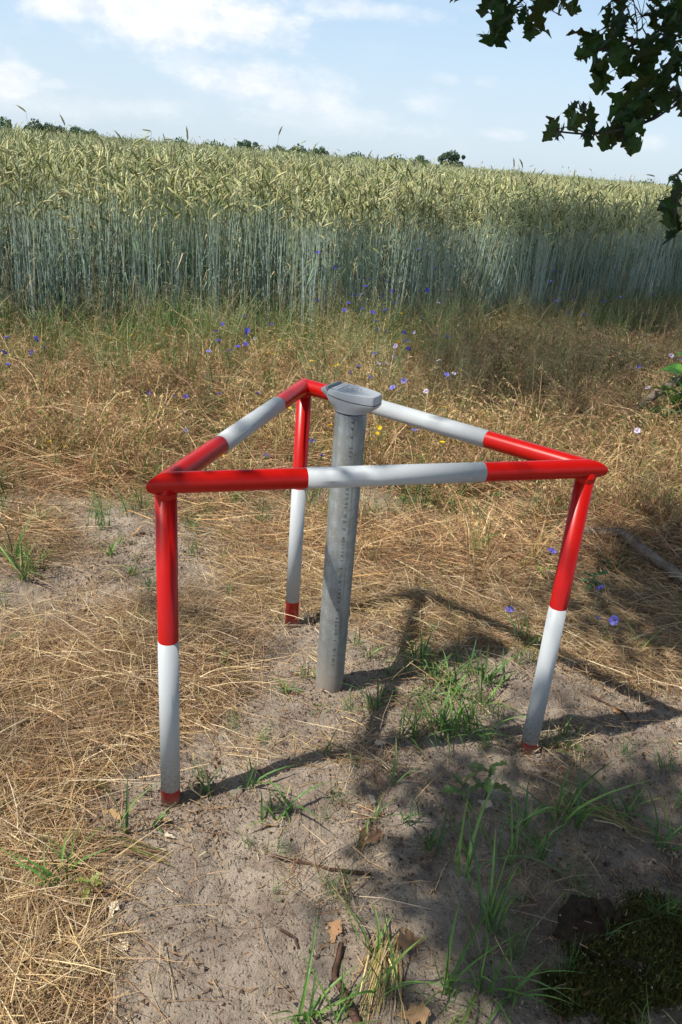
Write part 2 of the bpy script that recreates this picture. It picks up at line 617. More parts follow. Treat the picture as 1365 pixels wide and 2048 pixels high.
M_SAND = sand_mat()
M_RED = paint_mat('red_paint', (.43, .005, .0025), .25)
M_WHITE = paint_mat('white_paint', (.45, .48, .50), .4)
M_ZINC = zinc_mat()
M_CAP = plain_mat('grey_coated_aluminium', (.43, .46, .49), .45, .2, 160, .12)
M_CAPDARK = plain_mat('dark_grey_hinge', (.13, .155, .17), .45, .2)
M_BLACK = plain_mat('black_rubber_and_gap_shadow', (.012, .012, .013), .6)
M_INK = plain_mat('black_stencil_ink', (.03, .03, .032), .7, n=900, amt=.4)
M_ENGRAVE = plain_mat('engraved_line', (.10, .12, .13), .5)

# ------------------------------------------------------------------ ground sheet
def axis_coords(a, b, step, lo, hi, growth):
    mid = list(np.arange(a, b + 1e-9, step))
    out, x, s = [], b, step
    while x < hi:
        s *= growth
        x += s
        out.append(min(x, hi))
    neg, x, s = [], a, step
    while x > lo:
        s *= growth
        x -= s
        neg.append(max(x, lo))
    return np.array(sorted(set(neg)) + mid + out)


gx = axis_coords(-1.1, 1.5, .0075, -900, 900, 1.09)
gy = axis_coords(.85, 2.9, .0075, -40, 1400, 1.07)
GX, GY = np.meshgrid(gx, gy)
GZ = gh(GX, GY)
nx, ny = len(gx), len(gy)
me = bpy.data.meshes.new('ground')
vv = np.stack([GX, GY, GZ], -1).reshape(-1, 3)
ii = (np.arange(ny - 1)[:, None] * nx + np.arange(nx - 1)[None, :]).ravel()
ff = np.stack([ii, ii + 1, ii + nx + 1, ii + nx], -1)
me.vertices.add(len(vv))
me.vertices.foreach_set('co', vv.astype(np.float32).ravel())
me.loops.add(ff.size)
me.loops.foreach_set('vertex_index', ff.astype(np.int32).ravel())
me.polygons.add(len(ff))
me.polygons.foreach_set('loop_start', np.arange(0, ff.size, 4, dtype=np.int32))
me.polygons.foreach_set('loop_total', np.full(len(ff), 4, np.int32))
me.polygons.foreach_set('use_smooth', np.ones(len(ff), bool))
ca = me.color_attributes.new('c', 'FLOAT_COLOR', 'POINT')
sm = straw_mask(GX.ravel(), GY.ravel())
fieldm = np.clip((GY.ravel() - edge_y(GX.ravel()) + .2) / .6, 0, 1)
stm = np.exp(-(((GX.ravel() - STUMP.x - .1) / .26) ** 2 + ((GY.ravel() - STUMP.y + .03) / .2) ** 2)) * .85
cc = np.ones((len(vv), 4), np.float32)
cc[:, 0] = sm * .9
cc[:, 1] = fieldm
cc[:, 2] = stm
ca.data.foreach_set('color', cc.ravel())
me.materials.append(M_SAND)
me.update(calc_edges=True)
ground = obj('ground', me)
tag(ground, kind='structure')

# ------------------------------------------------------------------ rye
def lerp3(a, b, t):
    return tuple(a[i] + (b[i] - a[i]) * t for i in range(3))


def jit(c, k=.15):
    f = 1 + random.uniform(-k, k)
    return (c[0] * f * (1 + random.uniform(-.05, .05)), c[1] * f, c[2] * f * (1 + random.uniform(-.08, .08)))


def rye_ear(mb, p, d, L, bend, detail, col):
    """nodding ear with two ranks of grains and awns; p start, d direction, bend: which way it droops"""
    n = 7 if detail else 4
    pts, q = [], Vector(p)
    dd = Vector(d).normalized()
    drop = random.uniform(.02, .2)
    for i in range(n):
        pts.append(q.copy())
        dd = (dd + Vector(bend) * drop * .6 + Vector((0, 0, -drop * .45))).normalized()
        q = q + dd * L / (n - 1)
    if detail:
        rad = [.004, .0072, .0082, .0082, .0074, .0055, .0018]
        mb.tube(pts, [r * random.uniform(.9, 1.1) for r in rad], 5, lambda t: lerp3(col, (col[0] * 1.15, col[1] * 1.05, col[2] * .9), t), cap=False, jit=.22)
        for i in range(1, n):
            for s in (-1, 1):
                t = (pts[i] - pts[i - 1]).normalized()
                sd = t.cross(Vector((random.uniform(-1, 1), random.uniform(-1, 1), .3))).normalized()
                a = pts[i] + sd * .005 * s
                b = a + t * random.uniform(.022, .04) + sd * s * .008
                mb.add([a - sd * .0007, a + sd * .0007, b], [(0, 1, 2)], (col[0] * 1.2, col[1] * 1.15, col[2] * 1.05))
    else:
        mb.tube(pts, [.005, .0085, .0085, .003], 4, col, cap=False)


def rye_stalk(mb, x, y, H, detail=True, low=0.0):
    lean = Vector((random.gauss(0, .065), random.gauss(0, .06), 1)).normalized()
    bend = Vector((random.gauss(0.1, 1), random.gauss(-.1, .7), 0)).normalized()
    stem = jit((.45, .56, .495), .2)
    if random.random() < .12:
        stem = jit((.42, .36, .2), .15)
    top = jit((.42, .49, .29), .15)
    zs = ([0, .25, .5, .75, .93, 1.0] if detail else [low, .93, 1.0])
    pts = []
    for z in zs:
        b = max(0, z - .6) ** 2 * .55
        pts.append(Vector((x, y, 0)) + lean * H * z + bend * b * .35 * H)
    r = .0021
    mb.tube(pts, [r * 1.25] * (len(zs) - 2) + [r * .9, r * .7], 3, lambda t: lerp3(stem, top, max(0, t - .45) * 1.8), cap=False)
    d = (pts[-1] - pts[-2]).normalized()
    k = random.random()
    nod = k ** 2 * 1.9
    d = (d + bend * nod * .8).normalized()
    ec = jit((.46, .465, .245), .18) if random.random() < .72 else jit((.22, .255, .095), .2)
    rye_ear(mb, pts[-1], d, random.uniform(.08, .13), bend, detail, ec)
    if detail:
        for z in (random.uniform(.2, .35), random.uniform(.4, .6), random.uniform(.62, .8)):
            if random.random() < .8:
                base = Vector((x, y, 0)) + lean * H * z
                a = random.uniform(0, 2 * PI)
                o = Vector((math.cos(a), math.sin(a), 0))
                L = random.uniform(.1, .24)
                up = random.uniform(.1, .9)
                ps = [base + o * L * t + Vector((0, 0, L * (up * t - (1.1 + up) * t * t * random.uniform(.5, 1.0)))) for t in (0, .33, .66, 1)]
                c = jit((.13, .22, .10), .3) if random.random() < .6 else (jit((.22, .29, .2), .2) if random.random() < .6 else jit((.5, .42, .22), .2))
                mb.ribbon(ps, lambda t: .0045 * (1 - t ** 2) + .0004, o.cross(Vector((0, 0, 1))), c)


def rye_patch(size, n, detail, tall=0.0, low=0.0):
    mb = MB()
    for i in range(n):
        H = random.gauss(1.18, .11)
        if random.random() < .012:
            H += random.uniform(.1, .28)
        if detail and random.random() < .1:
            H *= random.uniform(.75, .92)
        rye_stalk(mb, random.uniform(-size / 2, size / 2), random.uniform(-size / 2, size / 2), H, detail, low)
    return mb.mesh('rye_patch', M_RYE, smooth=False)


protos('rye_near', [rye_patch(.5, 82, True) for _ in range(8)])
protos('rye_far', [rye_patch(1.0, 230, False, low=.55) for _ in range(5)])


def rand_rot(n, tilt=.05):
    r = np.zeros((n, 3))
    r[:, 0] = RNG.normal(0, tilt, n)
    r[:, 1] = RNG.normal(0, tilt, n)
    r[:, 2] = RNG.uniform(0, 2 * PI, n)
    return r


def visible(x, y, z, mg=60):
    u, v, c = px_of(x, y, z)
    return (c > .2) & (u > -mg) & (u < 1365 + mg)


pts = []
for X in np.arange(-8, 16, .44):
    for k in range(16):
        x = X + RNG.uniform(-.1, .1)
        y = edge_y(x) + .28 + k * .42 + RNG.uniform(-.1, .1)
        pts.append((x, y))
P = np.array(pts)
e2 = P[:, 1] - edge_y(P[:, 0])
keep = visible(P[:, 0], P[:, 1], np.full(len(P), .6), 250)
P = P[keep]
Z = gh(P[:, 0], P[:, 1])
scatter('rye_field', 'rye_near', np.stack([P[:, 0], P[:, 1], Z], -1), rand_rot(len(P), .03), RNG.uniform(.93, 1.08, len(P)),
        'front of a ripening rye field, blue green stems under nodding pale ears', 'rye field')
# farther back only heads and upper stems can be seen
pts = []
for Y in np.arange(8, 92, .82):
    for X in np.arange(-.62 * Y - 3, .62 * Y + 3, .82):
        if 6.5 < Y - edge_y(X) < 75:
            pts.append((X + RNG.uniform(-.2, .2), Y + RNG.uniform(-.2, .2)))
P = np.array(pts)
P = P[visible(P[:, 0], P[:, 1], np.full(len(P), 1.5), 150)]
Z = gh(P[:, 0], P[:, 1])
scatter('rye_field', 'rye_far', np.stack([P[:, 0], P[:, 1], Z], -1), rand_rot(len(P), .02), RNG.uniform(.9, 1.06, len(P)),
        'pale ears of the rye field running back to the skyline', 'rye field')

# single tall stalks standing clear of the crop
SK = ((58, 215, 1, 'drooping rye ear rising highest above the crop at the far left'),
      (136, 242, 0, 'slim dark rye ear against the sky beside the far left trees'),
      (308, 255, 2, 'pale rye ear lying level above the crop against the sky'),
      (553, 262, 0, 'dark upright rye ear standing alone above the crop'),
      (352, 272, 2, 'bent rye ear above the crop, next right of the pale level one'),
      (120, 262, 0, 'thick upright rye ear poking from the crop near the far left trees'),
      (836, 327, 0, 'dark slim rye ear poking out left of the lone round tree'),
      (1052, 328, 0, 'slim rye ear above the crop, right of the lone round tree'),
      (1316, 345, 2, 'thin bent rye ear above the crop at the far right'))
for (u, v, st, lab) in SK:
    p = at_depth(u, v, 9.0 if u > 200 else 7.8)
    g = ghs(p.x, p.y)
    root = thing('rye_stalk', (p.x, p.y, g), lab, 'rye stalk', 'rye stalks standing above the crop')
    mb = MB()
    H = p.z - g - .04
    b = Vector((1 if u % 2 else -1, -.2, 0)).normalized()
    pp = [Vector((0, 0, 0)), Vector((0, 0, H * .5)), Vector((0, 0, H * .85)) + b * .01, Vector((0, 0, H)) + b * .03]
    mb.tube(pp, [.0024, .0022, .0017, .0013], 4, (.3, .36, .25), cap=False)
    obj('stem', mb.mesh('rye_stem', M_RYE), root)
    mb = MB()
    random.seed(u)
    rye_ear(mb, pp[-1], (b * (.2, .8, 1.6)[st] + Vector((0, 0, .8 if st < 2 else .3))), .10, b * .5, True, (.25, .24, .11) if st == 0 else (.38, .37, .2))
    obj('ear', mb.mesh('rye_ear', M_RYE), root)

# ------------------------------------------------------------------ dry and green grass
STRAW_COLS = ((.48, .365, .225), (.40, .285, .16), (.54, .44, .30), (.32, .205, .11), (.62, .54, .40), (.24, .15, .085), (.45, .35, .23), (.30, .22, .14))
RED_COLS = ((.40, .24, .125), (.46, .30, .165), (.54, .39, .24), (.27, .15, .08), (.40, .27, .15), (.60, .47, .31), (.20, .12, .06))
GREEN_COLS = ((.09, .20, .035), (.13, .26, .05), (.07, .16, .035), (.18, .29, .07), (.12, .22, .08))


def curve_strand(p, a, L, rise, sag, wob, n=5):
    ps, q = [], Vector(p)
    for i in range(n):
        t = i / (n - 1)
        z = rise * math.sin(min(1, t * sag) * PI * .5 + max(0, t * sag - 1) * 1.2)
        ps.append(Vector((q.x, q.y, p[2] + z)))
        a += random.gauss(0, wob)
        q += Vector((math.cos(a), math.sin(a), 0)) * L / (n - 1)
    return ps


def straw_mat_mesh(rad, n, thick, cols=STRAW_COLS, wmul=1.0, lmax=.22):
    mb = MB()
    main = random.uniform(0, 2 * PI)
    for i in range(n):
        a = main + random.gauss(0, .8) if random.random() < .7 else random.uniform(0, 2 * PI)
        L = random.uniform(.03, lmax) if lmax < .2 else random.uniform(.05, .2)
        p = (random.gauss(0, rad), random.gauss(0, rad), random.uniform(0.0, thick))
        ps = curve_strand(p, a, L, random.uniform(0, .014), random.uniform(1, 2), .11, 4)
        wd = random.uniform(.0005, .0011) * wmul
        mb.ribbon(ps, lambda t: wd * (1.1 - .6 * t), (math.sin(a) * .6 + random.uniform(-.5, .5), -math.cos(a) * .6, random.uniform(-1, 1)), jit(random.choice(cols), .25))
    return mb.mesh('straw_mat', M_GRASS)


def dry_tuft_mesh(n, hmin, hmax, cols=RED_COLS, green=.12):
    mb = MB()
    for i in range(n):
        a = random.uniform(0, 2 * PI)
        H = random.uniform(hmin, hmax)
        out = random.uniform(.1, .9) * H
        b = Vector((random.gauss(0, .035), random.gauss(0, .035), 0))
        o = Vector((math.cos(a), math.sin(a), 0))
        col = jit(random.choice(GREEN_COLS if random.random() < green else cols), .2)
        ps = [b + o * out * t ** 1.6 + Vector((0, 0, H * (t - .38 * t ** 3))) for t in (0, .25, .5, .75, 1)]
        wd = random.uniform(.0009, .0020)
        mb.ribbon(ps, lambda t: wd * (1.1 - .7 * t), (random.uniform(-1, 1), random.uniform(-1, 1), .2), col)
        if random.random() < .45:      # drooping spikelets of brome
            for k in range(random.randint(2, 5)):
                q = ps[-1] - (ps[-1] - ps[-2]) * random.uniform(0, .9)
                d = (o * random.uniform(.2, 1) + Vector((random.uniform(-.6, .6), random.uniform(-.6, .6), -random.uniform(.1, .9)))).normalized()
                Ls = random.uniform(.014, .026)
                mb.ribbon([q, q + d * Ls * .5, q + d * Ls], lambda t: .0022 * math.sin(PI * min(.95, t + .08)) + .0002, (random.uniform(-1, 1), random.uniform(-1, 1), 0), jit((.5, .37, .22), .2))
    return mb.mesh('dry_tuft', M_GRASS)


def green_tuft_mesh(n, hmin, hmax, wmin=.0012, wmax=.003, straw=0.0):
    mb = MB()
    for i in range(n):
        a = random.uniform(0, 2 * PI)
        H = random.uniform(hmin, hmax)
        out = random.uniform(.1, .8) * H
        b = Vector((random.gauss(0, .03), random.gauss(0, .03), 0))
        o = Vector((math.cos(a), math.sin(a), 0))
        ps = [b + o * out * t ** 1.7 + Vector((0, 0, H * (t - .3 * t ** 3))) for t in (0, .25, .5, .75, 1)]
        wd = random.uniform(wmin, wmax)
        mb.ribbon(ps, lambda t: wd * (1 - t ** 2 * .9), o.cross(Vector((0, 0, 1))), jit(random.choice(GREEN_COLS if random.random() > straw else ((.34, .27, .12), (.3, .3, .12), (.42, .34, .2))), .25), fold=.4)
    return mb.mesh('green_tuft', M_GREEN)


def panicle_mesh(n, hmin, hmax):
    """slim grass stems with loose pale panicles"""
    mb = MB()
    for i in range(n):
        H = random.uniform(hmin, hmax)
        b = Vector((random.gauss(0, .06), random.gauss(0, .06), 0))
        o = Vector((random.gauss(0, .12), random.gauss(0, .12), 0))
        ps = [b + o * H * t * t + Vector((0, 0, H * t)) for t in (0, .35, .7, 1)]
        mb.tube(ps, [.0011, .0010, .0008, .0005], 3, jit((.3, .32, .15), .25), cap=False)
        pc = jit((.46, .43, .28), .2)
        for k in range(26):
            t = random.uniform(.66, 1)
            q = b + o * H * t * t + Vector((0, 0, H * t))
            a = random.uniform(0, 2 * PI)
            r = (1.04 - t) * .16 * random.uniform(.3, 1)
            d = Vector((math.cos(a) * r, math.sin(a) * r, random.uniform(-.01, .03)))
            q2 = q + d
            s = Vector((-math.sin(a), math.cos(a), 0)) * .0003
            mb.add([q - s, q + s, q2], [(0, 1, 2)], pc)
            sz = random.uniform(.002, .0035)
            e = Vector((random.uniform(-1, 1), random.uniform(-1, 1), random.uniform(-1, 1))).normalized() * sz
            mb.add([q2 - e, q2 + Vector((-e.y, e.x, 0)) * .7, q2 + e * 1.6, q2 - Vector((-e.y, e.x, 0)) * .7], [(0, 1, 2, 3)], jit(pc, .2))
    return mb.mesh('panicle_grass', M_GRASS)


protos('straw', [straw_mat_mesh(.07, 85, .025) for _ in range(7)])
protos('straw_red', [straw_mat_mesh(.08, 70, .07, RED_COLS, 1.25) for _ in range(6)])
protos('loose', [straw_mat_mesh(.05, 6, .002, lmax=.13) for _ in range(10)])
protos('dry_tuft', [dry_tuft_mesh(34, .16, .46, green=.27) for _ in range(6)])
protos('green_tuft', [green_tuft_mesh(18, .08, .26) for _ in range(5)])
protos('weed_tuft', [green_tuft_mesh(26, .12, .75, .0012, .004, .32) for _ in range(6)])
protos('panicle', [panicle_mesh(7, .35, .8) for _ in range(5)])


def crumb_mesh():
    mb = MB()
    for i in range(16):
        r = random.uniform(.0012, .0045) * (2.0 if random.random() < .1 else 1)
        c = Vector((random.gauss(0, .04), random.gauss(0, .04), r * .3))
        base = [Vector((1, 0, 0)), Vector((-.5, .87, 0)), Vector((-.5, -.87, 0)), Vector((.1, 0, 1)), Vector((0, .1, -.8))]
        col = jit(random.choice(((.24, .19, .155), (.16, .12, .095), (.3, .25, .2), (.10, .07, .05))), .2)
        mb.add([c + Vector((q.x * random.uniform(.7, 1.2), q.y * random.uniform(.7, 1.2), q.z * random.uniform(.6, 1))) * r for q in base],
               [(0, 1, 3), (1, 2, 3), (2, 0, 3), (1, 0, 4), (2, 1, 4), (0, 2, 4)], col)
    for i in range(3):     # chaff
        a = random.uniform(0, 2 * PI)
        p = Vector((random.gauss(0, .05), random.gauss(0, .05), .003))
        mb.ribbon([p, p + Vector((math.cos(a), math.sin(a), .1)) * random.uniform(.008, .02)], random.uniform(.0006, .0014), (math.sin(a), -math.cos(a), .4),
                  jit(random.choice(((.38, .28, .18), (.2, .1, .05), (.42, .35, .26))), .2))
    return mb.mesh('crumbs', M_GRASS)


protos('crumb', [crumb_mesh() for _ in range(6)])


def sample(n, x0, x1, y0, y1, dens, seed=0, power=1.0):
    """random ground points in a box, kept with probability dens(x, y)"""
    r = np.random.default_rng(seed)
    x = r.uniform(x0, x1, n)
    y = y0 + (y1 - y0) * r.uniform(0, 1, n) ** power
    ok = visible(x, y, np.zeros(n), 130) & (y < edge_y(x) + .5)
    x, y = x[ok], y[ok]
    k = r.uniform(0, 1, len(x)) < dens(x, y)
    x, y = x[k], y[k]
    return np.stack([x, y, gh(x, y)], -1)


def pxv(x, y):
    return px_of(x, y, np.zeros_like(x))


def put(name, key, P, tilt, s0, s1, label, cat):
    if len(P):
        scatter(name, key, P, rand_rot(len(P), tilt), RNG.uniform(s0, s1, len(P)), label, cat)


P = sample(8500, -1.9, 2.2, .8, 3.7, lambda x, y: straw_mask(x, y) ** 1.8 + .012, 1)
put('dry_grass', 'straw', P, .12, .8, 1.25, 'matted dry straw lying over the sandy ground', 'dry grass')
P = sample(22000, -4.6, 6.5, 3.0, 11.8, lambda x, y: np.clip(straw_mask(x, y), 0, 1) ** 1.5 * .6, 2)
put('dry_grass', 'straw_red', P, .22, .9, 1.5, 'trampled reddish dry grass between the sand and the rye', 'dry grass')
P = sample(26000, -4.6, 6.5, 2.6, 11.6, lambda x, y: np.clip(straw_mask(x, y) - .4, 0, 1) * (.12 + 1.0 * vnoise(x * 1.6, y * 1.6, 21)) * np.clip(.6 + x * .3, .5, 1.0) * np.clip((1085 - pxv(x, y)[1]) / 40, .04, 1), 3)
put('dry_grass', 'dry_tuft', P, .2, .6, 1.25, 'standing dead brome grass with drooping heads', 'dry grass')
P = sample(3000, -1.2, 1.4, .85, 3.2, lambda x, y: .08 + .42 * vnoise(x * 5, y * 5, 33) ** 2, 4)
put('loose_straw', 'loose', P, .05, .7, 1.3, 'single straws scattered over the bare sand', 'straw')
P = sample(7000, -1.1, 1.5, .85, 3.2, lambda x, y: .25 + .75 * vnoise(x * 4, y * 4, 35) ** 2, 5)
put('soil_crumbs', 'crumb', P, .1, .6, 1.3, 'crumbs of soil and chaff on the sand', 'soil')


def green_d(x, y):
    u, v, c = pxv(x, y)
    e = np.exp(-np.abs(edge_y(x) - y) / .9)
    m = .22 + .75 * e + .42 * np.exp(-((u - 850) / 220) ** 2 - ((v - 760) / 130) ** 2) + .3 * np.exp(-((u - 1330) / 90) ** 2 - ((v - 850) / 130) ** 2)
    m += .22 * np.exp(-((u - 450) / 130) ** 2 - ((v - 850) / 80) ** 2)
    return m * (.3 + 1.0 * vnoise(x * 2.2, y * 2.2, 41)) * (v < 1060)


P = sample(13000, -4.6, 6.5, 2.8, 11.8, green_d, 6)
put('green_grass', 'green_tuft', P, .15, .6, 1.25, 'fresh green grass tufts growing through the dead grass', 'grass')
P = sample(6500, -4.6, 7.5, 4.6, 12.5, lambda x, y: np.exp(-np.abs(edge_y(x) - y - .3) / .75) * (.35 + 1.1 * vnoise(x * 1.7, y * 1.7, 43)), 7)
put('green_grass', 'weed_tuft', P, .12, .6, 1.1, 'tall green weeds along the foot of the rye', 'weeds')
P = sample(6500, -4.6, 7.5, 4.0, 12.2, lambda x, y: (np.exp(-np.abs(edge_y(x) - y - .3) / .7) * .5 + .6 * np.exp(-((pxv(x, y)[0] - 800) / 150) ** 2 - ((pxv(x, y)[1] - 770) / 120) ** 2)
           + .3 * np.exp(-((pxv(x, y)[0] - 1150) / 220) ** 2 - ((pxv(x, y)[1] - 800) / 130) ** 2)) * (.2 + vnoise(x * 2, y * 2, 45)), 8)
put('panicle_grass', 'panicle', P, .1, .7, 1.1, 'loose pale grass panicles in front of the rye', 'grass')
P = sample(1500, -1.4, 1.9, .85, 3.4, lambda x, y: .18 * (vnoise(x * 3, y * 3, 47) > .5) * 1.0 + .25 * (pxv(x, y)[0] > 850) * (pxv(x, y)[1] > 1500), 9)
put('green_grass', 'green_tuft', P, .2, .25, .6, 'small green sprouts on the sand and in the straw', 'grass')

# ------------------------------------------------------------------ guard rail and pipe
TUBE_R = .0241
ZR = .895


def rail_tube(A, B, ma, mb_, r, t0=0.0, t1=1.0, seg=40):
    """tube from A to B; ma / mb_ are corner cut planes (point, normal) or None"""
    A, B = Vector(A), Vector(B)
    d = (B - A).normalized()
    s = d.cross(Vector((0, 0, 1))).normalized()
    u = s.cross(d)
    vs, rings = [], [t0, t1]
    L = (B - A).length
    steps = 2 if (ma is None and mb_ is None) else 2
    for j, t in enumerate((t0, t1)):
        pl = ma if j == 0 else mb_
        for k in range(seg):
            th = 2 * PI * k / seg
            q = A + d * L * t + s * math.cos(th) * r + u * math.sin(th) * r
            if pl is not None:
                q = q + d * ((pl[0] - q).dot(pl[1]) / d.dot(pl[1]))
            vs.append(q)
    fs = [(k, (k + 1) % seg, seg + (k + 1) % seg, seg + k) for k in range(seg)]
    if ma is None:
        fs.append(tuple(range(seg - 1, -1, -1)))
    if mb_ is None:
        fs.append(tuple(seg + k for k in range(seg)))
    return vs, fs


centre = (FEET['L'] + FEET['B'] + FEET['R']) / 3
barrier = thing('guard_rail', (centre.x, centre.y, 0), 'triangular red and white tubular steel guard rail standing round the pipe', 'guard rail')
off = Vector((centre.x, centre.y, 0))
top = {k: Vector((FEET[k].x, FEET[k].y, ZR)) - off for k in 'LBR'}


def plane(k):
    others = [top[j] for j in 'LBR' if j != k]
    a = (others[0] - top[k]).normalized()
    b = (others[1] - top[k]).normalized()
    return (top[k], (a - b).normalized())      # the plane that holds the bisector and the vertical


def smooth_mesh(vs, fs, mat, name):
    mb = MB()
    mb.add(vs, fs)
    me = mb.mesh(name, mat)
    for p in me.polygons:
        p.use_smooth = len(p.vertices) == 4
    return me


for a, b, lab in (('L', 'R', 'front rail, red with a white band in the middle'), ('L', 'B', 'left rail running back, red with a white band'), ('B', 'R', 'rear rail passing behind the pipe cap')):
    vs, fs = rail_tube(top[a], top[b], plane(a), plane(b), TUBE_R)
    rl = obj('rail', smooth_mesh(vs, fs, M_RED, 'rail'), barrier)
    rl['label'] = lab
    vs, fs = rail_tube(top[a], top[b], None, None, TUBE_R + .0005, .299, .722 if a + b == 'LR' else (.735 if a + b == 'LB' else .70))
    obj('white_band', smooth_mesh(vs, fs, M_WHITE, 'white_band'), rl)
BANDS = {'L': (.050, .495), 'B': (.105, .543), 'R': (.037, .492)}
for k, lab in (('L', 'front left leg'), ('B', 'rear leg'), ('R', 'front right leg, stained with soil at its foot')):
    f = FEET[k] - off
    mb = MB()
    mb.tube([(f.x, f.y, -.25), (f.x, f.y, ZR - .006)], TUBE_R, 40)
    # weld bead under the rails
    mb.tube([(f.x, f.y, ZR - TUBE_R - .009), (f.x, f.y, ZR - TUBE_R - .003), (f.x, f.y, ZR - TUBE_R + .004)], [TUBE_R + .0003, TUBE_R + .0012, TUBE_R + .0012], 40, cap=False)
    me = mb.mesh('leg', M_RED)
    for p in me.polygons:
        p.use_smooth = len(p.vertices) == 4
    lg = obj('leg', me, barrier)
    lg['label'] = lab
    z0, z1 = BANDS[k]
    mb = MB()
    mb.tube([(f.x, f.y, z0), (f.x, f.y, z1)], TUBE_R + .0005, 40)
    me = mb.mesh('white_band', M_WHITE)
    for p in me.polygons:
        p.use_smooth = len(p.vertices) == 4
    obj('white_band', me, lg)
# drain hole plug in the left rail's band and a scuff
PIPE_R = .0444
PIPE_TOP = .930
pf = FEET['P']
pipe = thing('monitoring_well_pipe', (pf.x, pf.y, 0), 'galvanised steel well pipe with stencilled lettering and grey cap inside the rail', 'well pipe')
mb = MB()
seg = 64
rings = [(PIPE_R, -.3), (PIPE_R, PIPE_TOP - .0015), (PIPE_R - .0015, PIPE_TOP), (PIPE_R - .0045, PIPE_TOP), (PIPE_R - .0045, PIPE_TOP - .06)]
vs = [(r * math.cos(2 * PI * k / seg), r * math.sin(2 * PI * k / seg), z) for r, z in rings for k in range(seg)]
fs = [(i * seg + k, i * seg + (k + 1) % seg, (i + 1) * seg + (k + 1) % seg, (i + 1) * seg + k) for i in range(len(rings) - 1) for k in range(seg)]
mb.add(vs, fs)
me = mb.mesh('tube', M_ZINC, True)
tube = obj('tube', me, pipe)
# weld seam
th = math.radians(-62)
mb = MB()
mb.ribbon([((PIPE_R + .0003) * math.cos(th), (PIPE_R + .0003) * math.sin(th), z) for z in (-.1, .3, .6, PIPE_TOP - .004)], .0007, (-math.sin(th), math.cos(th), 0))
obj('weld_seam', mb.mesh('weld_seam', M_ZINC), tube)
# stencilled lettering, reading upwards
LET = [('I', 1329), ('M', 1320), ('I', 1311), ('X', 1299), ('5', 1281), ('D', 1267), ('O', 1260), ('M', 1252), ('E', 1244), ('R', 1236),
       ('X', 1219), ('H', 1204), ('E', 1195), ('A', 1187), ('T', 1179), ('.', 1172), ('N', 1163), ('O', 1154), (':', 1146), ('2', 1137), ('-', 1129),
       ('1', 1121), ('0', 1112), ('1', 1104), ('1', 1096), ('1', 1090), ('5', 1083), ('H', 1077), ('X', 1058), ('E', 1043), ('N', 1032),
       ('1', 1015), ('0', 1007), ('2', 997), ('5', 988), ('5', 978), ('1', 913), ('5', 904), ('2', 896), (':', 884), ('0', 875), ('4', 858), ('A', 845)]


def pipe_z(py):
    best = min(np.linspace(0, 1.1, 1101), key=lambda h: abs(px_of(pf.x, pf.y - PIPE_R, h)[1] - py))
    return float(best)


base_th = math.atan2(-pf.y, -pf.x) + math.radians(9)
mb = MB()
glyph = {}
for ch, py in LET:
    if ch not in glyph:
        cu = bpy.data.curves.new('g', 'FONT')
        cu.body = ch
        cu.size = 1.0
        cu.resolution_u = 2
        cu.align_x = 'CENTER'
        tmp = bpy.data.objects.new('g', cu)
        COL.objects.link(tmp)
        bpy.context.view_layer.update()
        gm = bpy.data.meshes.new_from_object(tmp.evaluated_get(bpy.context.evaluated_depsgraph_get()))
        glyph[ch] = ([tuple(q.co) for q in gm.vertices], [tuple(p.vertices) for p in gm.polygons])
        bpy.data.objects.remove(tmp)
    gv, gf = glyph[ch]
    z0 = pipe_z(py)
    out = []
    for q in gv:
        a = base_th - (q[1] - .35) * .0125 / PIPE_R      # letters turned a quarter, tops to the left
        out.append((math.cos(a) * (PIPE_R + .0005), math.sin(a) * (PIPE_R + .0005), z0 + q[0] * .0135))
    mb = MB()
    mb.add(out, gf)
    obj('letter', mb.mesh('letter', M_INK), tube)

# ------- cap
CAPZ = PIPE_TOP + .004
CAP_RZ = math.radians(-26)
capb = obj('cap', None, pipe)
capb.location = (0.003, 0, CAPZ)
capb.rotation_euler = (0, 0, CAP_RZ)
capb.scale = (.93, .90, 1.0)


def outline(n=64):
    """plan of the cap, nose towards +x: list of (x, y)"""
    half = [(-.086, .0), (-.086, .046), (-.082, .050), (-.060, .0535), (-.035, .0565), (-.010, .057), (.015, .0545), (.040, .048), (.060, .041), (.076, .0335), (.0795, .0305), (.0815, .026), (.0835, .0)]
    xs, ys = zip(*half)
    pts = []
    for i in range(len(half)):
        pts.append(half[i])
    low = [(x, -y) for x, y in reversed(half[1:-1])]
    return pts + low


def dense(pts, k=3):
    out = []
    n = len(pts)
    for i in range(n):
        a, b = pts[i], pts[(i + 1) % n]
        for j in range(k):
            t = j / k
            out.append((a[0] + (b[0] - a[0]) * t, a[1] + (b[1] - a[1]) * t))
    return out


OUT = dense(outline(), 3)


def seam(x):
    t = min(1, max(0, (x + .062) / .145))
    return .042 - .013 * (1 - (1 - t) ** 1.5)


def topz(x):
    return .059 - .003 * max(0, (x + .03) / .11)


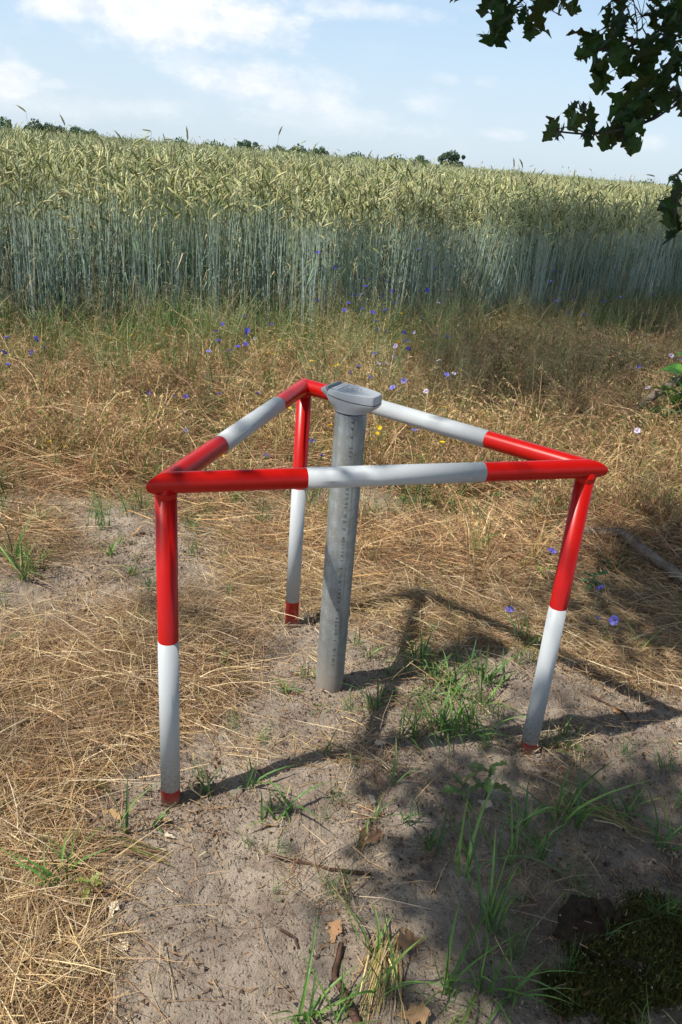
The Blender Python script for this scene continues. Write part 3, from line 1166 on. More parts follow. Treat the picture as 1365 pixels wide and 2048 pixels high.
# lid
lid_pts = [(max(x, -.060), y) for x, y in OUT]
n = len(OUT)
mb = MB()
layers = []
for (sc, kind, dz) in ((.975, 's', .0022), (.995, 's', .0032), (.985, 't', -.006), (.965, 't', -.0022), (.92, 't', -.0004), (.80, 't', .0), (.4, 't', .0004)):
    ring = []
    for (x, y) in lid_pts:
        z = (seam(x) if kind == 's' else topz(x)) + dz
        cx0 = .01
        ring.append(((x - cx0) * sc + cx0, y * sc, z))
    layers.append(ring)
vs = [q for r in layers for q in r]
fs = [(i * n + k, i * n + (k + 1) % n, (i + 1) * n + (k + 1) % n, (i + 1) * n + k) for i in range(len(layers) - 1) for k in range(n)]
fs.append(tuple((len(layers) - 1) * n + k for k in range(n)))
fs.append(tuple(range(n - 1, -1, -1)))
mb.add(vs, [f[::-1] for f in fs])
me = mb.mesh('lid', M_CAP, True)
me.set_sharp_from_angle(angle=math.radians(24))
lid = obj('lid', me, capb)
# body
mb = MB()
n = len(OUT)
layers = []
circ = []
for (x, y) in OUT:
    a = math.atan2(y, x)
    circ.append((.0535 * math.cos(a), .0535 * math.sin(a)))


def body_top(x):
    if x < -.0615:
        return .0575
    return seam(x)


for (t, zf) in ((0, 0.0), (0.04, .12), (.45, .36), (.82, .62), (.98, .86), (1.0, 1.0)):
    ring = []
    for (x, y), (a, b) in zip(OUT, circ):
        zt = body_top(x)
        z = zt * zf
        tt = t
        if x < -.06:       # the hinge bracket stays close to the pipe low down, then steps out
            tt = t if zf > .7 else t * .8
            if zf >= .7:
                tt = 1.0
        ring.append((a + (x - a) * tt, b + (y - b) * tt, z))
    layers.append(ring)
layers.append([(x * .97, y * .96, z + .0004) for (x, y, z) in layers[-1]])
vs = [q for r in layers for q in r]
fs = [(i * n + k, i * n + (k + 1) % n, (i + 1) * n + (k + 1) % n, (i + 1) * n + k) for i in range(len(layers) - 1) for k in range(n)]
fs.append(tuple((len(layers) - 1) * n + k for k in range(n)))
fs.append(tuple(range(n - 1, -1, -1)))
mb.add(vs, [f[::-1] for f in fs])
me = mb.mesh('body', M_CAP, True)
me.set_sharp_from_angle(angle=math.radians(34))
body = obj('body', me, capb)
mb = MB()
vs = [((x - .01) * .975 + .01, y * .975, seam(x) + dz) for dz in (-.002, .004) for (x, y) in lid_pts]
mb.add(vs, [(k, (k + 1) % n, n + (k + 1) % n, n + k) for k in range(n)])
obj('lid_gap_shadow', mb.mesh('lid_gap_shadow', M_BLACK), capb)  # black strip standing in for the shadow in the gap under the lid
mb = MB()
mb.tube([(0, 0, -.010), (0, 0, .001)], .0425, 48, cap=False)
mb.tube([(0, 0, -.006), (0, 0, -.002)], .0448, 48, cap=True)
obj('seal_ring', mb.mesh('seal_ring', M_BLACK, True), capb)
mb = MB()
mb.tube([(-.051, -.0515, .0505), (-.051, .0515, .0505)], .0105, 24, up=(0, 0, 1))
me = mb.mesh('hinge_barrel', M_CAP, True)
me.set_sharp_from_angle(angle=math.radians(40))
obj('hinge_barrel', me, capb)
mb = MB()
yy = .046
mb.add([(-.076, -yy, .054), (-.061, -yy, .054), (-.061, yy, .054), (-.076, yy, .054), (-.073, -yy + .004, .0645), (-.065, -yy + .003, .0645), (-.065, yy - .003, .0645), (-.073, yy - .004, .0645)],
       [(0, 3, 2, 1), (4, 5, 6, 7), (0, 1, 5, 4), (1, 2, 6, 5), (2, 3, 7, 6), (3, 0, 4, 7)])
me = mb.mesh('hinge_rib', M_CAPDARK)
hr = obj('hinge_rib', me, capb)
bv = hr.modifiers.new('bevel', 'BEVEL')
bv.width = .0015
bv.segments = 2
# the engraved figure on the lid
mb = MB()


def engrave(pts, wd=.0007):
    mb.ribbon([(x, y, topz(x) + .0009) for x, y in pts], wd, (0, 0, 1) if False else (1, 1, 0))


def eng2(pts, wd=.0008):
    P3 = [Vector((x, y, topz(x) + .0010)) for x, y in pts]
    for i in range(len(P3) - 1):
        d = (P3[i + 1] - P3[i]).normalized()
        s = d.cross(Vector((0, 0, 1))).normalized() * wd
        mb.add([P3[i] - s, P3[i] + s, P3[i + 1] + s, P3[i + 1] - s], [(0, 1, 2, 3)])


eng2([(-.024, .026), (-.012, .028), (.000, .025), (.006, .018), (-.002, .010), (-.010, .003), (-.006, -.004), (.004, -.006), (.014, -.003)])
eng2([(-.030, .010), (-.022, .003), (-.018, -.006), (-.020, -.014)])
eng2([(.010, .022), (.017, .014), (.019, .006)])
eng2([(-.006, -.014), (.004, -.017), (.013, -.015)])
eng2([(-.034, .038), (-.033, .015), (-.033, -.015), (-.034, -.038)], .0012)
obj('engraving', mb.mesh('engraving', M_ENGRAVE), lid)

# ------------------------------------------------------------------ leaves
def oak_leaf_mesh(L=.095, lobes=4, wid=.30, curl=.25, cols=None, mat=None, brown=0.0, seg=None, name='leaf'):
    """lobed oak leaf with a folded, waved blade and a short stalk, base at the origin, pointing to +x"""
    mb = MB()
    N = seg or lobes * 6
    ph = random.uniform(0, 2 * PI)
    kd = random.uniform(.1, .3)
    base = cols or ((.03, .075, .014), (.042, .095, .018), (.02, .05, .011))
    col = jit(random.choice(base), .2)
    rows = []
    for i in range(N + 1):
        t = i / N
        env = math.sin(PI * min(1, (t * .94 + .03)) ** 1.35) ** .8
        if t > .97:
            env *= .5
        lob = .73 + .27 * math.cos(2 * PI * lobes * t - 1.2 + .7 * math.sin(2 * PI * lobes * t))
        wd = L * wid * env * (lob if .08 < t < .96 else .75) + .001
        x = L * t
        z = -curl * L * t * t + .04 * L * math.sin(ph + 5 * t)
        rows.append((x, wd, z))
    vs, cs = [], []
    for (x, wd, z) in rows:
        wv = .12 * wd * math.sin(ph + x / L * 14)
        asy = random.uniform(.85, 1.15)
        vs += [(x + wd * .25, -wd * asy, z + wd * kd + wv), (x, 0, z), (x + wd * .25, wd / asy, z + wd * kd - wv)]
        for s in range(3):
            e = brown * random.random()
            cs.append(lerp3(col, (.20, .10, .03), e if s != 1 else e * .5))
    fs = []
    for i in range(N):
        for k in range(2):
            fs.append((i * 3 + k, i * 3 + k + 1, (i + 1) * 3 + k + 1, (i + 1) * 3 + k))
    mb.add(vs, fs, lambda i: cs[i])
    mb.ribbon([(-.014, 0, .002), (0, 0, 0), (L * .5, 0, rows[N // 2][2] + .0006)], .0007, (0, 1, 0), lerp3(col, (.2, .18, .06), .5))
    return mb.mesh(name, mat or M_LEAF)


def aim(v, roll=0.0):
    q = Vector(v).to_track_quat('X', 'Z')
    return (q @ Euler((roll, 0, 0)).to_quaternion()).to_euler()


# ------------------------------------------------------------------ oak tree: hanging boughs in view, crown overhead, trunk beside the camera
random.seed(21)
oak = thing('oak_tree', (2.9, .9, 0), 'oak tree whose dark leafy boughs hang into the sky from the right', 'tree')
OO = Vector((2.9, .9, 0))
mb = MB()
mb.tube([(0, 0, -.2), (0, 0, .3), (.05, .02, 1.6), (.02, -.1, 3.2), (-.1, -.2, 5.0), (-.2, -.3, 7.5)], [.36, .27, .23, .2, .15, .07], 16, jit=.06)
obj('trunk', mb.mesh('trunk', M_OAKBARK, True), oak)
for (pp, rr) in (([(-.02, -.1, 3.0), (-1.2, -.5, 4.0), (-2.6, -.9, 4.8), (-4.0, -1.0, 5.6)], [.12, .08, .05, .02]),
                 ([(0, -.05, 2.6), (-.2, 1.0, 3.6), (-.3, 2.6, 4.8), (-.2, 4.6, 5.6)], [.12, .09, .05, .02]),
                 ([(0, -.1, 3.6), (.8, 1.8, 5.0), (1.5, 4.0, 6.0), (2.2, 7.0, 6.6)], [.11, .08, .05, .02]),
                 ([(-.05, -.15, 4.2), (-1.6, .6, 5.6), (-3.0, 1.2, 6.6)], [.1, .06, .02])):
    mb = MB()
    mb.tube(pp, rr, 9, jit=.05)
    obj('limb', mb.mesh('limb', M_OAKBARK, True), oak)

BR = [
    ([(1560, 60, 2.5), (1365, 190, 2.25), (1300, 240, 2.15), (1250, 257, 2.1), (1180, 268, 2.05), (1108, 262, 2.0)], .0055),
    ([(1560, 120, 2.5), (1365, 205, 2.22), (1310, 238, 2.15), (1270, 252, 2.12)], .004),
    ([(1600, -120, 2.6), (1400, -20, 2.3), (1320, 60, 2.2), (1250, 95, 2.1), (1165, 98, 2.05)], .0055),
    ([(1560, -220, 2.6), (1300, -110, 2.3), (1130, -50, 2.2), (1050, -5, 2.15), (990, 60, 2.1)], .0055),
    ([(1300, -110, 2.3), (1180, -60, 2.25), (1125, 0, 2.2), (1118, 30, 2.2)], .003),
    ([(1560, 260, 2.4), (1430, 320, 2.2), (1362, 380, 2.1), (1348, 470, 2.08)], .004),
    ([(1600, -20, 2.5), (1420, 90, 2.25), (1340, 150, 2.2), (1300, 200, 2.15)], .004),
]
brpts = []
joint = Vector((-.02, 0.2, 2.7)) + OO
for pl, r in BR:
    w3 = [at_depth(*p) for p in pl]
    if pl[0][0] > 1500:
        w3 = [joint, (joint + w3[0]) / 2 + Vector((0, 0, .1))] + w3
    # smooth subdivision
    sm_ = []
    for i in range(len(w3) - 1):
        for t in (0, .33, .66):
            p0, p1, p2, p3 = w3[max(0, i - 1)], w3[i], w3[i + 1], w3[min(len(w3) - 1, i + 2)]
            q = .5 * ((2 * p1) + (p2 - p0) * t + (2 * p0 - 5 * p1 + 4 * p2 - p3) * t * t + (3 * p1 - p0 - 3 * p2 + p3) * t ** 3)
            sm_.append(q)
    sm_.append(w3[-1])
    brpts.append([q - OO for q in sm_])
    mb = MB()
    k = len(sm_)
    rr = [r * (3.2 if (i < 4 and pl[0][0] > 1500) else 1) * (1.25 - .9 * i / k) for i in range(k)]
    mb.tube([q - OO for q in sm_], rr, 7, jit=.06)
    obj('bough', mb.mesh('bough', M_OAKBARK, True), oak)

leafm = [oak_leaf_mesh(random.uniform(.085, .115), random.choice((3, 4, 4)), random.uniform(.30, .40), random.uniform(0, .5), brown=random.choice((0, 0, .05, .2))) for _ in range(12)]
CLUST = [(1000, 25, 32, 32, 9), (1048, 28, 40, 38, 14), (1120, 12, 38, 32, 12), (988, 72, 14, 18, 3), (1075, 50, 14, 14, 3), (960, -20, 60, 20, 6),
         (1300, 10, 80, 45, 26), (1235, 20, 30, 30, 6), (1255, 90, 42, 40, 16), (1335, 100, 42, 45, 17), (1178, 90, 26, 24, 7), (1225, 140, 30, 30, 9), (1285, 165, 48, 36, 22), (1350, 50, 30, 40, 10),
         (1250, 210, 38, 26, 13), (1320, 205, 42, 30, 15), (1290, 240, 36, 22, 9), (1150, 225, 30, 15, 6), (1195, 262, 22, 16, 5), (1122, 255, 22, 18, 6),
         (1256, 285, 18, 14, 4), (1225, 262, 24, 10, 4), (1360, 358, 12, 14, 3), (1345, 398, 16, 14, 4), (1352, 440, 16, 18, 4), (1342, 470, 8, 8, 2), (1410, 120, 40, 110, 14), (1410, 400, 30, 60, 6)]
allb = [q for b in brpts for q in b]
twm = MB()
for (u, v, ru, rv, n_) in CLUST:
    base = at_depth(u, v, 2.12) - OO
    hub = min(allb, key=lambda q: (q - base).length)
    cpt = base + Vector((random.gauss(0, .01), random.gauss(0, .05), random.gauss(0, .01)))
    midp = (hub + cpt) / 2 + Vector((random.gauss(0, .01), 0, random.gauss(0, .01)))
    twm.tube([hub, midp, cpt], [.0022, .0017, .0012], 5, cap=False)
    for i in range(n_):
        a = random.uniform(0, 2 * PI)
        rr = math.sqrt(random.random())
        q = at_depth(u + 1.12 * ru * rr * math.cos(a), v + 1.12 * rv * rr * math.sin(a), random.uniform(2.0, 2.26)) - OO
        d = (q - cpt)
        d = d.normalized() if d.length > 1e-4 else Vector((1, 0, 0))
        d = (d + Vector((random.gauss(0, .45), random.gauss(0, .45), random.gauss(-.35, .4)))).normalized()
        lf = obj('leaf', random.choice(leafm), oak)
        start = q - d * .04
        lf.location = start
        lf.rotation_euler = aim(d, random.uniform(-1.3, 1.3))
        s = random.uniform(.5, .92)
        lf.scale = (s, s, s)
        if random.random() < .6:
            twm.tube([cpt + (start - cpt) * .0, (cpt + start) / 2 + Vector((0, 0, .006)), start], [.0012, .0009, .0007], 4, cap=False)
obj('twigs', twm.mesh('twigs', M_OAKBARK), oak)['kind'] = 'stuff'


def sprig_mesh(n, rad):
    mb = MB()
    for i in range(n):
        L = random.uniform(.07, .11)
        c = Vector((random.gauss(0, rad), random.gauss(0, rad), random.gauss(0, rad * .7)))
        m3 = Euler((random.uniform(-.9, .9), random.uniform(-.9, .9), random.uniform(0, 2 * PI))).to_matrix()
        out = []
        for (x, y) in ((0, 0), (.18, .13), (.3, .08), (.45, .24), (.58, .12), (.74, .22), (1, 0), (.74, -.22), (.58, -.12), (.45, -.24), (.3, -.08), (.18, -.13)):
            out.append(c + m3 @ Vector((x * L, y * L, abs(y) * .25 * L)))
        mb.add(out, [(0, 1, 11), (1, 2, 10, 11), (2, 3, 4, 10), (4, 8, 9, 10), (4, 5, 6, 8), (6, 7, 8)], jit(random.choice(((.035, .07, .015), (.05, .09, .02))), .25))
        mb.tube([Vector((0, 0, 0)), c * .5 + Vector((0, 0, .01)), c], [.0025, .0018, .001], 3, (.06, .05, .04), cap=False)
    return mb.mesh('oak_sprig', M_LEAF)


protos('oak_sprig', [sprig_mesh(14, .11) for _ in range(6)])
# crown: sprigs of leaves up in the tree. Where the shade falls on the ground tells where they hang
SHADE = [  # photo ellipse of shaded ground (u, v, ru, rv), optical depth, height range of the leaves
    (1020, 1650, 220, 120, 1.8, 2.8, 5.5), (1200, 1850, 260, 200, 3.2, 2.6, 5.5), (870, 1760, 100, 120, 1.8, 2.8, 5.5), (1330, 1620, 120, 120, 1.5, 3, 6),
    (900, 1560, 130, 50, 1.2, 3, 6), (1300, 1980, 250, 150, 3.0, 2.8, 5), (780, 1650, 60, 70, .8, 3, 6),
    (1180, 1400, 60, 40, .9, 3, 6), (1130, 1250, 130, 60, .6, 3, 6), (930, 1290, 120, 35, .6, 3, 6),
    (1130, 740, 290, 95, .62, 5.5, 8.5), (1000, 790, 130, 60, .45, 5, 8), (1200, 850, 220, 50, .5, 4.5, 8), (1300, 660, 200, 45, .8, 6, 8.5),
    (330, 1180, 110, 60, .6, 7, 9), (400, 1320, 100, 70, .5, 7, 9), (430, 1800, 220, 90, .2, 7, 9.5), (60, 1450, 90, 60, .35, 7, 9), (620, 1990, 160, 40, .2, 6, 9),
    (350, 830, 120, 35, .25, 7, 9),
]
LIT = [(1040, 1388, 105, 30), (1300, 1450, 60, 42), (1010, 1690, 40, 26), (790, 1965, 60, 80), (1330, 1240, 90, 40), (560, 1500, 120, 90), (700, 1430, 90, 50),
       (1340, 1600, 40, 18), (1090, 1470, 60, 26), (900, 1690, 26, 18), (870, 1600, 20, 12), (1230, 1560, 30, 16), (960, 1800, 26, 22), (1180, 1720, 22, 12), (1100, 1590, 18, 10)]
tz = SUN_DIR.z
P = []
rr_ = random.Random(5)
for (u, v, ru, rv, tau, z0, z1) in SHADE:
    a, b = at_z(u - ru, v), at_z(u + ru, v)
    c, d = at_z(u, v - rv), at_z(u, v + rv)
    area = (b - a).length * (c - d).length * .785
    n_ = int(area * tau / .019)
    for i in range(n_):
        th = rr_.uniform(0, 2 * PI)
        r = math.sqrt(rr_.random())
        uu, v2 = u + ru * r * math.cos(th), v + rv * r * math.sin(th)
        if any(((uu - e[0]) / e[2]) ** 2 + ((v2 - e[1]) / e[3]) ** 2 < 1 for e in LIT):
            continue
        g = at_z(uu, v2)
        z = rr_.uniform(z0, z1)
        P.append(tuple(g + SUN_DIR * (z / tz)))
# shade on the rye at the right
for i in range(1300):
    x, y = rr_.uniform(1.8, 8.0), 0
    y = float(edge_y(x)) + rr_.uniform(-1.2, .6)
    if rr_.random() > min(1, max(0, (x - 1.6) / 2.6)):
        continue
    g = Vector((x, y, .45 + rr_.uniform(-.3, .35)))
    z = rr_.uniform(5.8, 9.0)
    P.append(tuple(g + SUN_DIR * ((z - g.z) / tz)))
# sprigs added out of view, towards the sun, to shade the boughs in the picture
for b in brpts:
    for q in b:
        for k_ in range(9):
            z = rr_.uniform(.55, 2.6)
            g = q + OO + Vector((rr_.gauss(0, .13), rr_.gauss(0, .13), 0))
            P.append(tuple(g + SUN_DIR * (z / tz)))
# the rest of the crown round the trunk and above the camera, out of the picture
for i in range(1100):
    th = rr_.uniform(0, 2 * PI)
    r = math.sqrt(rr_.random()) * 3.2
    x, y, z = 2.4 + r * math.cos(th), -.6 + r * math.sin(th), rr_.uniform(2.9, 7.5)
    g = Vector((x, y, z)) - SUN_DIR * (z / tz)
    uu, v2, c = px_of(g.x, g.y, 0)
    if c > .3 and -50 < uu < 1400 and 380 < v2 < 2100:
        continue
    P.append((x, y, z))
P = np.array(P)
u, v, c = px_of(P[:, 0], P[:, 1], P[:, 2])
P = P[~((c > 0) & (v > -120 - 330 / np.maximum(c, .5)) & (u > -150) & (u < 1520))]
P = P - np.array(OO)
o = scatter('crown', 'oak_sprig', P, rand_rot(len(P), .5), RNG.uniform(.8, 1.25, len(P)), parent=oak)

# ------------------------------------------------------------------ far trees
def far_tree(u, v_top, width_px, dist, label, cat='tree', squash=1.0, seed=0, tint=(1, 1, 1)):
    rnd = random.Random(seed)
    p = at_depth(u, v_top, dist)
    wd = width_px / F_PX * dist
    g = ghs(p.x, p.y)
    H = p.z - g
    root = thing('far_tree', (p.x, p.y, g), label, cat, 'trees beyond the rye on the skyline')
    mb = MB()
    mb.tube([(0, 0, -.5), (.05, 0, H * .45), (0, .1, H * .8)], [wd * .045, wd * .035, wd * .012], 8)
    obj('trunk', mb.mesh('trunk', M_OAKBARK, True), root)
    mb = MB()
    lob = []
    for _ in range(13):
        x = rnd.uniform(-.36, .36) * wd
        r_ = wd * rnd.uniform(.09, .22) * (1 - .5 * abs(x) / (.42 * wd))
        lob.append((x, rnd.uniform(-.3, .3) * wd, H - r_ * squash - wd * squash * (rnd.uniform(0, .35) + .9 * (x / wd) ** 2), r_))
    for _ in range(5):
        lob.append((rnd.uniform(-.3, .3) * wd, rnd.uniform(-.3, .3) * wd, H - wd * squash * rnd.uniform(.5, .8) - wd * .1, wd * .24))
    lob.append((rnd.uniform(-.1, .1) * wd, 0, H - wd * .17 * squash, wd * .17))
    for (x, y, z, r) in lob:
        for i in range(230):
            d = Vector((rnd.gauss(0, 1), rnd.gauss(0, 1), rnd.gauss(0, 1) * squash)).normalized()
            q = Vector((x, y, z)) + d * r * rnd.uniform(.6, 1.05)
            s = wd * rnd.uniform(.012, .034)
            a = Vector((rnd.gauss(0, 1), rnd.gauss(0, 1), rnd.gauss(0, 1))).normalized()
            b = a.orthogonal().normalized()
            f = rnd.uniform(.7, 1.3)
            cc_ = (.085 * f * tint[0], .135 * f * tint[1], .075 * f * tint[2])  # leaf green lightened in the colour itself to stand in for haze
            mb.add([q - a * s, q + b * s * .8, q + a * s, q - b * s * .7], [(0, 1, 2, 3)], cc_)
    obj('crown', mb.mesh('crown', M_FAR), root)


FT = [(18, 234, 100, 170, 'large round green tree crown at the far left of the skyline', 1), (64, 238, 84, 175, 'dark tree crown beside the large one at the far left', 1),
      (104, 250, 72, 180, 'low dark tree crown sloping down right of the far left pair', .7), (150, 256, 66, 185, 'fourth low tree crown from the far left edge', .7),
      (190, 264, 62, 190, 'small tree crown ending the far left row of trees', .6), (490, 279, 38, 210, 'small feathery tree top left of the middle of the skyline', 1),
      (512, 284, 22, 210, 'narrow tree top just right of the small feathery one', 1.1), (556, 295, 76, 215, 'low dark tree crown behind the lone dark upright ear', .6),
      (604, 295, 84, 215, 'broad low dark tree crown left of the small round one', .6), (644, 293, 40, 215, 'small round dark tree crown near the middle of the skyline', 1),
      (720, 312, 90, 230, 'low far hedge tree just right of the middle of the skyline', .4), (790, 316, 90, 230, 'low far hedge tree between the middle and the lone round tree', .4),
      (838, 312, 56, 225, 'pale bushy tree crown left of the lone round tree', .8), (905, 301, 66, 200, 'lone round green tree standing clear on the skyline', .9),
      (360, 283, 80, 210, 'low tree crown barely above the crop, left of the feathery one', .4), (430, 288, 80, 210, 'low tree crown barely above the crop beside the feathery one', .4),
      (1030, 342, 50, 240, 'tiny low tree top right of the lone round tree', .6), (1290, 364, 90, 250, 'low distant tree line clump at the far right of the skyline', .4)]
for i, (u, v, wpx, d, lab, sq) in enumerate(FT):
    v -= 1
    far_tree(u, v, wpx, d, lab, squash=sq, seed=i + 40, tint=(1, 1, 1) if i % 3 else (1.2, 1.25, 1.3))

# ------------------------------------------------------------------ fallen branches
def branch(name, pl, r0, r1, mat, label, cat, seed=0, knots=0, group=None):
    random.seed(seed)
    w3 = pl
    root = w3[0].copy()
    mb = MB()
    pts = []
    for i in range(len(w3) - 1):
        for k in range(5):
            pts.append(w3[i].lerp(w3[i + 1], k / 5) - root + Vector((random.gauss(0, 1), random.gauss(0, 1), random.gauss(0, 1))) * r0 * .12)
    pts.append(w3[-1] - root)
    rr = [(r0 + (r1 - r0) * i / (len(pts) - 1)) * random.uniform(.9, 1.12) for i in range(len(pts))]
    mb.tube(pts, rr, 10, jit=.10)
    o = thing(name, root, label, cat, group)
    obj('wood', mb.mesh('wood', mat, True), o)
    for k in range(knots):
        i = random.randrange(2, len(pts) - 2)
        d = Vector((random.gauss(0, 1), random.gauss(0, 1), random.uniform(.2, 1))).normalized()
        m2 = MB()
        m2.tube([pts[i], pts[i] + d * rr[i] * 1.6, pts[i] + d * rr[i] * 2.4], [rr[i] * .55, rr[i] * .4, rr[i] * .25], 7, jit=.1)
        obj('side_shoot', m2.mesh('side_shoot', mat, True), o)
    return o


a = on_ground(1228, 868, .03)
DB = float(px_of(a.x, a.y, a.z)[2])
branch('fallen_branch', [a, at_depth(1262, 828, DB - .05), at_depth(1310, 788, DB - .12), at_depth(1365, 757, DB - .2), at_depth(1450, 705, DB - .3)], .025, .032, M_BARK,
       'thick pale grey dead branch rising from the grass to the right edge', 'branch', 3, 2)
branch('fallen_branch', [on_ground(1160, 1085, .06), on_ground(1235, 1110, .11), on_ground(1300, 1160, .10), on_ground(1370, 1200, .08), on_ground(1450, 1240, .05)], .019, .026, M_BARK,
       'lichen spotted dead branch lying in the grass behind the right leg', 'branch', 4, 2)
branch('fallen_branch', [on_ground(985, 1070, .02), on_ground(1040, 1085, .02), on_ground(1085, 1092, .02)], .012, .010, M_BARK,
       'short grey stick half hidden in the dry grass left of the right leg', 'stick', 5, 0)
branch('twig', [on_ground(542, 1715, .008), on_ground(600, 1728, .007), on_ground(660, 1742, .006), on_ground(742, 1752, .007)], .0032, .0042, M_TWIG,
       'thin straight reddish twig lying on the sand below the pipe', 'twig', 6, 1)
branch('twig', [on_ground(682, 1895, .012), on_ground(668, 1960, .012), on_ground(690, 2000, .012), on_ground(722, 2075, .012)], .0055, .0085, M_TWIG,
       'thick forked reddish brown stick at the bottom edge of the sand', 'stick', 7, 2)
branch('twig', [on_ground(232, 1795, .012), on_ground(205, 1850, .01), on_ground(178, 1875, .01)], .006, .008, M_TWIG,
       'short dark stick at the edge of the straw, lower left', 'stick', 8, 0)
branch('twig', [on_ground(150, 1850, .012), on_ground(135, 1890, .012), on_ground(140, 1925, .012)], .009, .007, M_TWIG,
       'stubby dark brown stick under the straw at the lower left', 'stick', 9, 0)
branch('twig', [on_ground(35, 1530, .012), on_ground(75, 1510, .02), on_ground(118, 1490, .02)], .003, .003, M_TWIG,
       'dark brown twig lying on the matted straw at the left', 'twig', 10, 0)
branch('twig', [on_ground(140, 1665, .006), on_ground(170, 1655, .007), on_ground(202, 1640, .005)], .002, .0017, M_TWIG,
       'fine dark twig on the sand left of the front left leg', 'twig', 11, 0)
branch('twig', [on_ground(1180, 1395, .01), on_ground(1245, 1430, .012), on_ground(1262, 1450, .006)], .0035, .0025, M_TWIG,
       'crooked brown twig on the sand right of the right leg', 'twig', 12, 1)
branch('twig', [on_ground(560, 1862, .006), on_ground(590, 1880, .008), on_ground(596, 1900, .005)], .003, .0022, M_TWIG,
       'short curled root end on the sand near the bottom', 'twig', 13, 0)

# ------------------------------------------------------------------ stump and moss
random.seed(31)
sp_ = on_ground(1185, 1850)
st = thing('tree_stump', sp_, 'dark rotten splintered wood stump in the deep shade at the lower right', 'stump')
for k, (dx, dy, h, r) in enumerate(((-.018, .01, .060, .022), (.018, .004, .072, .020), (.040, -.004, .05, .014), (-.038, 0, .04, .016), (0, .02, .055, .018))):
    mb = MB()
    pts = [Vector((dx, dy, -.02)), Vector((dx * 1.05, dy, h * .4)), Vector((dx * 1.15, dy, h * .8)), Vector((dx * 1.2, dy, h))]
    mb.tube(pts, [r * 1.15, r, r * .85, r * .35], 11, jit=.28)
    obj('splinter', mb.mesh('splinter', M_STUMP), st)
mb = MB()
mb.tube([(0, 0, -.03), (0, 0, .0), (.0, 0, .022), (0, 0, .03)], [.085, .075, .05, .02], 18, jit=.16)
obj('root_collar', mb.mesh('root_collar', M_STUMP), st)
M_MOSS = plant_mat('moss', rough=.7, trans=.2, vary=.4)


def moss_mesh():
    mb = MB()
    for i in range(70):
        p = Vector((random.gauss(0, .012), random.gauss(0, .012), 0))
        d = Vector((random.gauss(0, .5), random.gauss(0, .5), 1)).normalized()
        h = random.uniform(.004, .011)
        mb.ribbon([p, p + d * h * .6, p + d * h + Vector((random.gauss(0, .002), random.gauss(0, .002), 0))], lambda t: .0009 * (1.1 - t), (random.uniform(-1, 1), random.uniform(-1, 1), 0),
                  jit(random.choice(((.09, .095, .015), (.06, .07, .012), (.12, .10, .02), (.035, .04, .01))), .2))
    return mb.mesh('moss', M_MOSS)


protos('moss', [moss_mesh() for _ in range(4)])
P = []
for i in range(8000):
    u, v = random.uniform(1080, 1400), random.uniform(1820, 2100)
    g = at_z(u, v)
    k = vnoise(np.array([g.x * 22]), np.array([g.y * 22]), 77)[0]
    d = ((u - 1250) / 160) ** 2 + ((v - 1960) / 140) ** 2
    if k > .54 and random.random() > d ** 1.5 and not (abs(u - 1185) < 50 and v < 1890):
        P.append((g.x, g.y, ghs(g.x, g.y)))
P = np.array(P)
scatter('moss', 'moss', P, rand_rot(len(P), .3), RNG.uniform(.8, 1.7, len(P)), 'olive green moss cushion round the dark stump at the lower right', 'moss')

